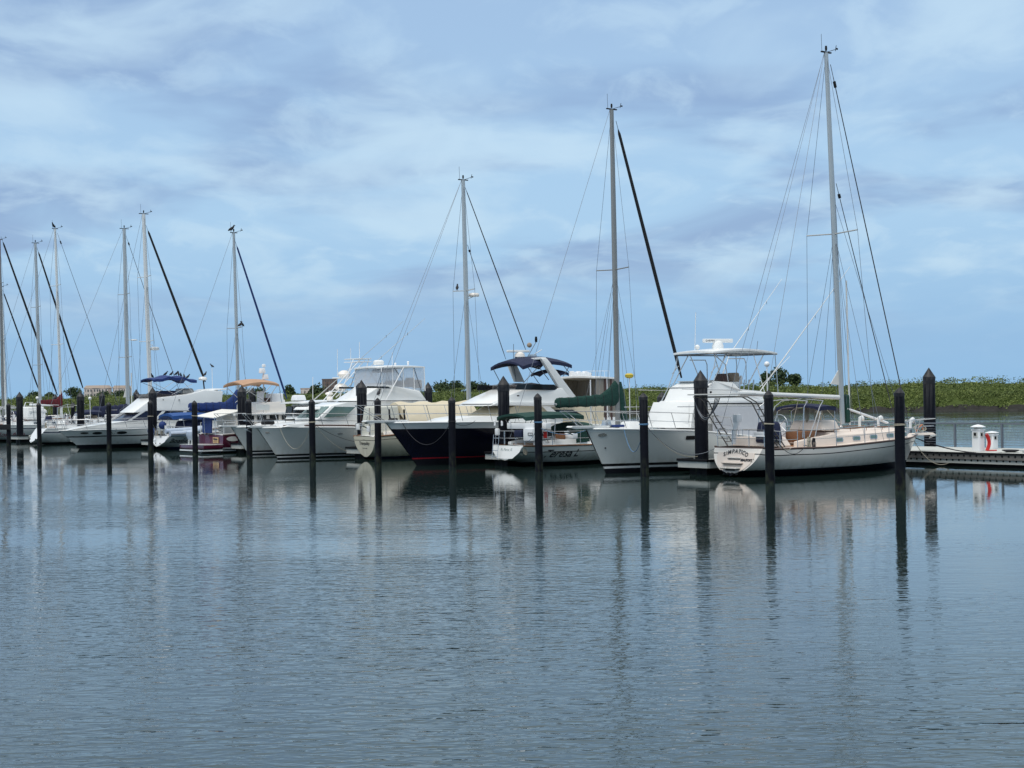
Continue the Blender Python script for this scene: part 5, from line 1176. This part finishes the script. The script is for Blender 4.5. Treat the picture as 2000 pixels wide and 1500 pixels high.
for y in (-1.0,0,1.0):
    m = M(); m.box((b.last[0][0]-.02,y,b.f(424,822,1.45).z), (.06,.62,.62)); b.part(m, 'saloon_window', 'glass', bevel=.01)
b.house([(415,812,1.6,'f'),(415,808,1.6,'f'),(606,803,1.65,'n'),(606,808,1.65,'n')], 'gel', 'boat_deck', .02)
b.house([(478,806,1.3,'f'),(480,786,1.3,'f'),(556,784,1.3,'n'),(562,806,1.35,'n')], 'cream', 'flybridge', .05)
b.sidewin([(500,801),(526,801),(526,790),(500,790)], 1.31, 'gelgrey', 'flybridge_panel')
for px, py, d, mt in ((508,778,(.35,.4,.9),'plasw'),(536,784,(.9,1.0,1.0),'plasw'),(520,783,(.4,.5,.4),'brown'),(548,788,(.5,.5,.5),'cream')):
    m = M(); m.box(b.v(px,py), d, taper=.9); b.part(m, 'flybridge_seat', mt, bevel=.08)
a = b.f(436,752,1.35); c = b.n(545,749,1.35); b.canopy(a.x, c.x, a.z-.05, 1.35, 'tan', 'bimini', crown=.22, arch=.16, th=.07, dz=c.z-a.z)
for x0,y0,x1,y1,s_ in ((440,754,474,786,1),(470,754,520,786,-1),(500,752,460,786,-1),(542,752,520,784,-1),(530,752,500,786,1),(545,752,550,786,-1),(492,754,476,768,-1)): pole(b, b.v(x0,y0,s_*1.3), b.v(x1,y1,s_*1.3), .022, 'steel', 'bimini_strut')
pole(b, b.v(515,786), b.v(515,714), .04, 'plasw', 'antenna_mast')
for px, py, r in ((515,714,.12),(512,724,.2),(518,736,.2)):
    m = M(); m.box(b.v(px,py), (r*1.8,r*1.6,r*1.6), taper=.8); b.part(m, 'radar_unit', 'plasw', bevel=.04)
m = M(); P_ = [(-.35,1.5,zt+1.15),(-.35,-1.3,zt+1.05),(1.5,-1.3,zt+1.5),(1.5,1.5,zt+1.55)]; m.panel(P_, .02); b.part(m, 'white_awning', 'sail')
m = M(); m.panel([(-.1,.9,zt+.1),(-.1,-.35,zt+.12),(-.12,-.45,zt+1.0),(-.12,.9,zt+1.05)], .03); b.part(m, 'blue_cockpit_cover', 'bluec')
for y in (1.5,-1.3,.2): pole(b, (-.3,y,zt), (-.35,y,zt+1.12), .02, 'steel', 'awning_pole')
for x0, x1, sd in ((.1,3.9,-1),(.1,3.9,1)):
    m = M(); m.tube([(x0,sd*1.6,zt+.75),(x1,sd*1.75,zt+.8)], .02, 6)
    for i in range(6): x = lerp(x0,x1,i/5); m.tube([(x,sd*1.62,zt),(x,sd*1.62,zt+.77)], .018, 5)
    b.part(m, 'side_rail', 'plasw')
m = M(); m.lathe([(.05,-.2),(.2,-.1),(.3,.15),(.28,.35),(.1,.45)], (-.75,1.2,zt-.15), 12, 0, 1.3); o_ = b.part(m, 'outboard_cowling', 'hypalon'); m = M(); m.box((-.75,1.05,.62), (.1,.08,.5)); m.box((-.75,1.5,.62), (.1,.08,.5)); b.part(m, 'outboard_stand', 'gelgrey')
MAR = b
# ---------------------------------------------------------------- 10 blue covered sloop
b = Boat('sailboat','pale green white sloop with bright blue sail covers and furled blue jib','sailboat',-51.9,-.2,True,'sailboats moored stern out')
b.trace([(331,852),(350,853),(380,853),(430,852),(480,849),(530,845),(556,842)], 3.5, SAILSH)
b.hull([('a',-.5,'antiblue'),('a',.16,'gelgrey'),('t',.03,'gel')], stem=1.2, trk=-.5, zb=((0,.2),(.08,.12),(.2,-.3),(1,-.5)), full=1.8, pw=.64)
zt = b.zs(0)
def tb(y, z, off=.02): k = (zt-z)/max(.3, zt); return V((b.trk*k-off, y, z))
m = M(); m.panel([tb(y, z, .015) for y, z in ((-1.1,zt-.05),(-.95,zt-.4),(-.4,.32),(.4,.32),(.95,zt-.4),(1.1,zt-.05))], .01); b.part(m, 'transom_panel', 'gel')
for y in (-.4,.3): 
    m = M(); m.box(tb(y, zt-.5, .03), (.02,.12,.12)); b.part(m, 'transom_fitting', 'rubber')
b.hulltext('Boadicea', .42, 355, 861, 'inkdk' if 0 else 'ink', .3, .004)
cabin(b, 3.0, 7.6, 1.05, .4, .3, 'gel', 4); coaming(b, .8, 3.0, 1.05, .3, 'gel')
b.rig((467.5,838),(456.5,455),.12, [(641,1.15)], furl=[((459,470),(560,779),.075,'bluec')], back=[(.1,0,zt+.2)], boom=((368,797),(463,797),.08,'aluwhite'), mastmat='alu')
b.sailcover(b.b0, b.b1+V((.1,0,0)), 'bluec', .20, .30, .15, 1.0)
b.canopy(.3, 3.9, b.v(345,808).z-.15, 1.15, 'bluelt', 'bimini', crown=.18, arch=.1, th=.16, dz=-.1, feet=[(1.2,zt,.2),(2.8,zt,.75)])
flatcover(b, (2.2,0,zt+.55), (2.0,2.0,.9), 'navyc', 'cockpit_cover', .2)
pushpit(b, 1.4, .66); b.lines(1.5, 8.2, 5, .62); pulpit(b, 8.5, b.L+.25, .6)
m = M(); m.tube([(.1,-.55,zt+.1),(.1,-.55,zt+.7)], [.1,.14], 8); b.part(m, 'horseshoe_buoy', 'plasw')
anchor(b, (-.1,0,zt+.05), -1); ladder(b, -.2, .5, zt-.4, zt+.5, .35, -.1); coil(b, (.0,.9,zt+.4), .5); coil(b, (.1,.2,zt+.35), .5)
BOA = b
for p, lab in (((.0,-.15,zt+.72),'big round blue fender on the stern of the blue covered sloop'),((-.15,1.35,zt+.32),'big round blue fender beside the capped pile at the blue covered sloop')):
    m = M(); m.ball((0,0,0), .27, 12); m.tube([(0,0,.25),(0,0,.45)], .02, 5); o = m.build('ball_fender', 'bluec'); o.location = b.w(p); tag(o, lab, 'fender', 'blue ball fenders')
# inflatable dinghy hung along the side
p = b.n(352,845,1.55); dg = tag(empty('inflatable_dinghy', b.w((p.x+.1,-1.95,p.z)), HEAD), 'pale grey inflatable dinghy hanging on the side of the blue covered sloop', 'dinghy')
m = M(); m.tube([(-1.15,.35,.12),(-.3,.38,.12),(.6,.35,.15),(1.05,.2,.22),(1.2,0,.26),(1.05,-.2,.16),(.6,-.34,.02),(-.3,-.38,-.06),(-1.15,-.35,-.06)], [.17,.2,.2,.19,.19,.19,.2,.2,.17], 12); m.build('tube', 'hypalon', dg, angle=80)
m = M(); m.loft([[(-1.0,-.32,-.18),(-1.0,.32,.0),(-1.0,.32,.06),(-1.0,-.32,-.1)],[(.9,-.15,-.12),(.9,.15,.06),(.9,.15,.1),(.9,-.15,-.04)]]); m.build('hull_floor', 'gelgrey', dg)
m = M(); m.tube([(-1.15,-.58,-.06),(-.3,-.6,-.06),(.6,-.55,.02),(1.05,-.4,.14),(1.3,-.1,.24)], .018, 5); m.build('rub_strake', 'alugrey', dg)
m = M(); m.box((.1,0,.14), (.2,.6,.04)); m.build('thwart', 'gelgrey', dg)
# ---------------------------------------------------------------- generic sloops further left
def trace_std(b, L, beam, z0, zm, zb_):
    b.L = L; b.beam = beam; b.shape = SAILSH; b.sheer = [(0,z0),(L*.35,zm),(L*.7,lerp(zm,zb_,.5)),(L,zb_)]
def sloop(label, s, q, L, mast, top, r, spr, furl, boom, bands=None, mastmat='alu', cover=None, scoop=False, beam=3.5, z=(1.15,1.1,1.4), deck='gel', dodger='navyc', extra=None):
    b = Boat('sailboat', label, 'sailboat', s, q, True, 'sailboats moored stern out'); trace_std(b, L, beam, *z)
    b.hull(bands or [('a',-.5,'antifoul'),('a',.16,'gelgrey'),('t',.34,'antiblue'),('t',.26,'gelgrey')], stem=1.2, trk=-.3 if not scoop else -1.0, zb=((0,.16),(.08,.08),(.2,-.3),(1,-.5)), full=1.8, pw=.64)
    cabin(b, 3.2, L*.74, 1.1, .42, .32, deck, 4); coaming(b, .8, 3.2, 1.1, .3, deck)
    b.rig(mast, top, r, spr, furl=furl, back=[(.1,0,z[0]+.3)], boom=boom, mastmat=mastmat)
    b.canopy(3.0, 4.5, z[0]+1.15, 1.05, dodger, 'dodger', crown=.18, arch=.05, th=.12, feet=[(2.9,z[0],.1),(4.2,z[0]+.2,.8)])
    pushpit(b, 1.4, .66); b.lines(1.5, L-2.2, 6, .62); pulpit(b, L-2, L+.3, .6); wheel(b, 1.9, z[0]+.75)
    if cover: b.sailcover(b.b0, b.b1+V((.1,0,0)), *cover)
    coil(b, (.15,.7,z[0]+.45), .5); coil(b, (.15,-.6,z[0]+.45), .5); m = M(); m.box((.05,0,z[0]+.5), (.2,.5,.5)); b.part(m, 'life_raft_case', 'plasw', bevel=.06)
    pole(b, (.1,1.0,z[0]), (.05,1.0,z[0]+2.3), .025, 'whitetube', 'stern_pole'); m = M(); m.ball((.05,1.0,z[0]+2.35), .13); b.part(m, 'antenna_dome', 'gel')
    winch(b, 2.5, 1.0, z[0]+.3); winch(b, 2.5, -1.0, z[0]+.3)
    rr = random.Random(int(-s*10)); c_ = ['plasw','vinyl','navyc','steel','blackc','seatb','plasw','gelgrey']
    for k in range(12):
        x = rr.uniform(.3, 4.5) if k < 8 else rr.uniform(5, L-1.5); y = rr.uniform(-1, 1)*.8; h_ = rr.uniform(.3, 1.0) if k < 8 else .55
        m = M(); m.box((x,y,z[0]+h_), (rr.uniform(.2,.6),rr.uniform(.2,.5),rr.uniform(.15,.45)), rz=rr.uniform(0,1), taper=.8); b.part(m, 'deck_gear', rr.choice(c_), bevel=.05)
    for k in range(6):
        x = rr.uniform(.2, 4); y = rr.choice((-1,1))*rr.uniform(.4,1.2); m = M(); m.tube([(x,y,z[0]+.2),(x+rr.uniform(-.4,.6),y*.9,z[0]+rr.uniform(1.2,1.9)),(x+rr.uniform(.5,1.4),y*.7,z[0]+rr.uniform(1.3,1.9))], .018, 5); b.part(m, 'cockpit_frame', rr.choice(('steel','whitetube','wire')))
    return b
S9 = sloop('white sloop with sloping sugar scoop stern and navy sail cover, left of the cruiser bow', -72.8, -.6, 11.8, (251,838), (242.5,447), .17, [(575,1.2),(698,1.3)], [((246,460),(349,760),.025,'wire')], ((180,806),(249,804),.09,'aluwhite'), cover=('navyc',.34,.42,.15,.1), scoop=True, z=(1.25,1.2,1.5))
b = S9; zt = 1.25
m = M(); m.panel([V((b.trk*((zt-z)/zt)-.015, y, z)) for y, z in ((-1.12,zt-.06),(-1.05,zt-.45),(-.7,.42),(-.3,.24),(.3,.24),(.7,.42),(1.05,zt-.45),(1.12,zt-.06))], .01); b.part(m, 'transom_panel', 'gel')
for y, z in ((.62,.42),(-.62,.42)):
    m = M(); m.box((b.trk*((zt-z)/zt)-.04, y, z), (.03,.2,.12)); b.part(m, 'transom_hole', 'rubber')
m = M(); m.panel([b.v(247,752), b.v(241,776), b.v(248,776)], .01); b.part(m, 'sail_clew', 'sail')
m = M(); a_ = b.m0.lerp(b.m1,.28); m.tube([a_+V((.3,-.1,0)), b.m0+V((.25,-.1,.2))], .05, 8); b.part(m, 'spinnaker_pole', 'aluwhite')
t = (b.v(258,664).z-b.m0.z)/(b.m1.z-b.m0.z); c_ = b.m0.lerp(b.m1, t); m = M(); m.lathe([(.1,-.06),(.32,-.03),(.3,.03),(.1,.06)], c_+V((.6,0,0)), 14); m.tube([c_, c_+V((.6,0,-.03))], .025, 5); b.part(m, 'radome', 'aluwhite', b.mast)
S10 = sloop('white sloop behind the cruiser, tallest mast of the left group with thick black furled jib', -65.5, .8, 11.8, (296,838), (280.5,418), .17, [(541,1.25),(667,1.3)], [((285,440),(401,746),.10,'blackc')], ((205,812),(290,810),.09,'aluwhite'), mastmat='aluwhite')
b = S10; t = (b.v(300,681).z-b.m0.z)/(b.m1.z-b.m0.z); c_ = b.m0.lerp(b.m1, t); m = M(); m.lathe([(.2,-.12),(.33,-.1),(.33,.08),(.2,.13)], c_+V((.5,0,0)), 14); m.tube([c_+V((0,0,.2)), c_+V((.3,0,.3)), c_+V((.4,0,0))], .025, 5); b.part(m, 'radome', 'aluwhite', b.mast)
S11 = sloop('white sloop with red side lettering, white mast and maroon sail cover near the left edge', -86.0, -.3, 12.5, (121,838), (107.5,447), .12, [(558,1.3),(673,1.5)], [((112,455),(232,792),.022,'wire')], ((58,790),(119,792),.09,'whitetube'), mastmat='aluwhite', beam=3.9, z=(1.4,1.35,1.6), dodger='vinyl')
b = S11; b.sailcover(b.b0.lerp(b.b1,.35)+V((0,0,.1)), b.b1+V((.1,0,.1)), 'redc', .12, .32, .2, .7)
b.hulltext('Rosa Anna', .5, 22, 849, 'inkred', .2)
flatcover(b, (3.6,0,2.35), (1.8,2.3,1.1), 'vinyl', 'white_enclosure', .15)
S12 = sloop('sloop with plain silver mast and black furled jib, third mast from the left edge', -91.8, .5, 11.5, (80,838), (69,475), .15, [(600,1.25),(713,1.3)], [((72,483),(162,758),.09,'blackc')], ((20,796),(77,796),.08,'alu'), mastmat='alu', beam=3.5)
S13 = sloop('sloop with grey mast cut by the left edge and long black furled jib', -101.5, 0, 12, (7,838), (-1,468), .14, [(554,1.3),(665,1.3)], [((2,462),(112,772),.10,'blackc')], ((-60,796),(4,796),.09,'alu'), mastmat='alugrey', beam=3.6)
S14 = sloop('partly seen sloop behind the leftmost mast with a short dark furled staysail', -112, 0, 11, (13,838), (3,560), .10, [(655,1.1)], [((5,566),(76,762),.08,'blackc')], ((-45,798),(9,798),.08,'whitetube'), mastmat='aluwhite', beam=3.4)
# fender board on the leftmost pile
# ---------------------------------------------------------------- mooring lines
def line(a, c, sag, r, mt, lab):
    r *= .75
    a, c = V(a), V(c); m = M(); m.tube([a.lerp(c, t)-V((0,0,sag*4*t*(1-t))) for t in [i/14 for i in range(15)]], r, 5); m.build('mooring_line', mt); tag(C.objects[-1], lab, 'rope', 'mooring lines from piles to boats')
def P_at(i, z): p = SMP[i]; return V((p.x, p.y, z))
def bowpt(b, x, sd): return b.w((x, sd*(b.bw(x)-.05), b.zs(x)+.05))
line(P_at(2,2.0), bowpt(SFB, SFB.L-1.3, 1), 1.0, .018, 'ropeblue', 'slack blue line from the pile to the flybridge fishing boat bow')
line(P_at(2,2.1), SIMP.w((.1,1.2,SIMP.zs(0))), .7, .02, 'wire', 'long grey line from the pile to the port quarter of the cream sloop')
line(P_at(2,2.15), W(-.4,.4,.75), .5, .016, 'rope', 'thin line from the pile to the finger dock beside the fishing boat')
line(P_at(1,2.1), SIMP.w((1.2,-1.6,SIMP.zs(1))), .35, .02, 'rope', 'short tan line from the pile to the cream sloop stern cleat')
line(P_at(1,2.05), SIMP.w((1.8,-1.7,SIMP.zs(1))), .55, .016, 'ropeblack', 'dark line from the pile to the cream sloop stern cleat')
bp = SIMP.w((SIMP.L-.3,0,SIMP.zs(SIMP.L)-.05))
for e, sg, r, mt, lab in ((W(6,11.1,DZ),.25,.03,'ropeblack','thick dark line from the cream sloop bow to the dock'),(W(7.6,11.1,DZ),.35,.022,'ropeblack','thin dark line from the cream sloop bow to the dock'),(W(4.0,11.1,DZ),.85,.02,'rope','slack tan line looping from the cream sloop bow below the dock edge')): line(bp, e, sg, r, mt, lab)
line(P_at(4,2.15), bowpt(NAV, NAV.L-.6, 1), 1.1, .022, 'ropeblack', 'slack dark line from the pile to the navy yacht bow')
line(P_at(4,2.1), bowpt(NAV, NAV.L-3.9, 1), .2, .018, 'ropeblack', 'taut dark line from the pile aft along the navy yacht')
line(P_at(5,2.3), bowpt(NAV, NAV.L-1.2, -1), .1, .02, 'ropeblack', 'dark line from the roped pile to the navy yacht foredeck')
line(P_at(6,2.0), bowpt(WFB, WFB.L-1.0, 1), 1.3, .014, 'rope', 'slack thin line from the pile to the bow of the enclosure fishing boat')
line(P_at(6,2.0), bowpt(WFB, 5.6, 1), 1.5, .018, 'rope', 'deeply slack white line from the pile along the enclosure fishing boat')
line(P_at(6,1.95), W(-26.4,.5,.8), .2, .016, 'ropeblack', 'dark line from the pile to the finger dock by the canoe stern')
line(P_at(3,2.0), TER.w((.2,-1.2,TER.zs(0)+.2)), .15, .014, 'ropeblue', 'pale blue line from the pile to the green covered sloop')
line(P_at(3,1.9), bowpt(SFB, SFB.L-.8, -1), .3, .014, 'ropeblue', 'blue line from the pile over to the fishing boat bow')
line(P_at(9,2.2), BOA.w((.1,.9,BOA.zs(0)+.3)), .15, .018, 'rope', 'white line from the pile to the blue covered sloop stern')
line(P_at(10,1.9), bowpt(CRU, CRU.L-3.5, 1), .6, .016, 'ropeblack', 'dark line from the pile to the white cruiser foredeck')
for i, z, mt in ((2,2.05,'ropeblue'),(1,2.1,'rope'),(0,2.1,'rope'),(5,2.2,'ropeblack'),(5,2.35,'rope'),(6,2.0,'rope'),(9,2.25,'rope'),(8,2.3,'rope'),(4,2.1,'ropeblack'),(3,2.1,'ropeblue')):
    m = M()
    for k in range(2): m.tube([(.178*math.cos(t), .178*math.sin(t), k*.03+.012*math.sin(t+k)) for t in [2*math.pi*j/14 for j in range(15)]], .015, 5)
    o = m.build('rope_wrap', mt, bpy.data.objects['mooring_pile' if i == 0 else 'mooring_pile.%03d' % i]); pz = o.parent.scale.z; o.location.z = z/pz
# ---------------------------------------------------------------- birds
def bird(p, yaw, lab, k=1.0):
    t = M(); t.tube([(-.17,0,.03),(-.1,0,.08),(0,0,.13),(.07,0,.2),(.10,0,.25)], [.012,.05,.07,.045,.03], 8); t.ball((.11,0,.27), .035, 8); t.tube([(.13,0,.27),(.19,0,.265)], [.012,.003], 5); t.tube([(0,.02,.08),(0,.02,0)], .008, 4); t.tube([(0,-.02,.08),(0,-.02,0)], .008, 4)
    return t
proto_b = bird(0,0,'').build('perched_bird', 'bird')
first = [True]
def place_bird(p, lab, k=1.15, yaw=None, grp='birds perched about the marina'):
    o = proto_b if first[0] else proto_b.copy()
    if not first[0]: C.objects.link(o)
    first[0] = False; o.location = p; o.rotation_euler.z = R.uniform(0, 6.28) if yaw is None else yaw; o.scale = (k,k,k); tag(o, lab, 'bird', grp)
nm = ['at the front tip','left of the middle','behind the middle','just past the middle','on the higher hump','right of the hump','near the aft end','at the aft tip']
for (x, z), n_ in zip(BZ, nm): place_bird(CRU.w((x, R.uniform(-.3,.3), z+.0)), 'dark bird on the blue cruiser bimini, '+n_, 1.15)
place_bird(CRU.w(tuple(CRU.v(414,718))), 'dark bird on top of the white pole of the cruiser', 1.0)
place_bird(CRU.w(tuple(CRU.v(398,735)+V((-.1,0,0)))), 'dark bird on the cruiser radome', 1.2)
place_bird(TRQ.w(tuple(TRQ.m0.lerp(TRQ.m1, .52)+V((-.15,.95,.0)))), 'dark bird on the left spreader of the cream canoe stern sloop', 1.3)
TRQ_sp = [c for c in TRQ.mast.children if c.name.startswith('spreader')][0]
zs_ = max(v.co.z for v in TRQ_sp.data.vertices); C.objects[-1].location = TRQ.w((TRQ.m0.x-.1, .85, zs_))
sp_ = [c for c in BOA.mast.children if c.name.startswith('spreader')][0]; zb_ = max(v.co.z for v in sp_.data.vertices)
place_bird(BOA.w((BOA.m0.x-.1,-.55,zb_)), 'dark bird on the right spreader of the blue covered sloop', 1.3); place_bird(BOA.w((BOA.m0.x-.1,-.85,zb_)), 'second dark bird on the outer right spreader of the blue covered sloop', 1.3)
for bt, lab in ((BOA,'blue covered sloop'),(S11,'white mast of the red lettered sloop'),):
    place_bird(bt.w(tuple(bt.m1+V((-.15,0,.1)))), 'black bird on the masthead of the '+lab, 1.5)
place_bird(at_q(740,772,-2.4)+V((0,0,-.03)), 'pale dark bird on the roped pile by the canoe stern', 1.2)
# marker pole with yellow top beside the fishing boat rail
p = TER.w(tuple(TER.v(1230,800))); q = TER.w(tuple(TER.v(1229,734))); mk = tag(empty('marker_pole', p), 'white pole with yellow float top above the fishing boat bow rail', 'marker pole')
m = M(); m.tube([(0,0,-.9),(0,0,q.z-p.z)], .025, 6); m.build('pole', 'whitetube', mk); m = M(); m.lathe([(.1,-.12),(.2,-.06),(.22,.05),(.12,.12)], (0,0,q.z-p.z), 12); m.build('float', 'yellow', mk)
m = M(); a = V((SMP[12].x, SMP[12].y, 0)); m.box((a.x-.9, a.y-.25, 1.38), (2.2,.12,.42)); tag(m.build('fender_board', 'blackc', bevel=.02), 'dark horizontal board fixed to the leftmost slim pile', 'fender board')
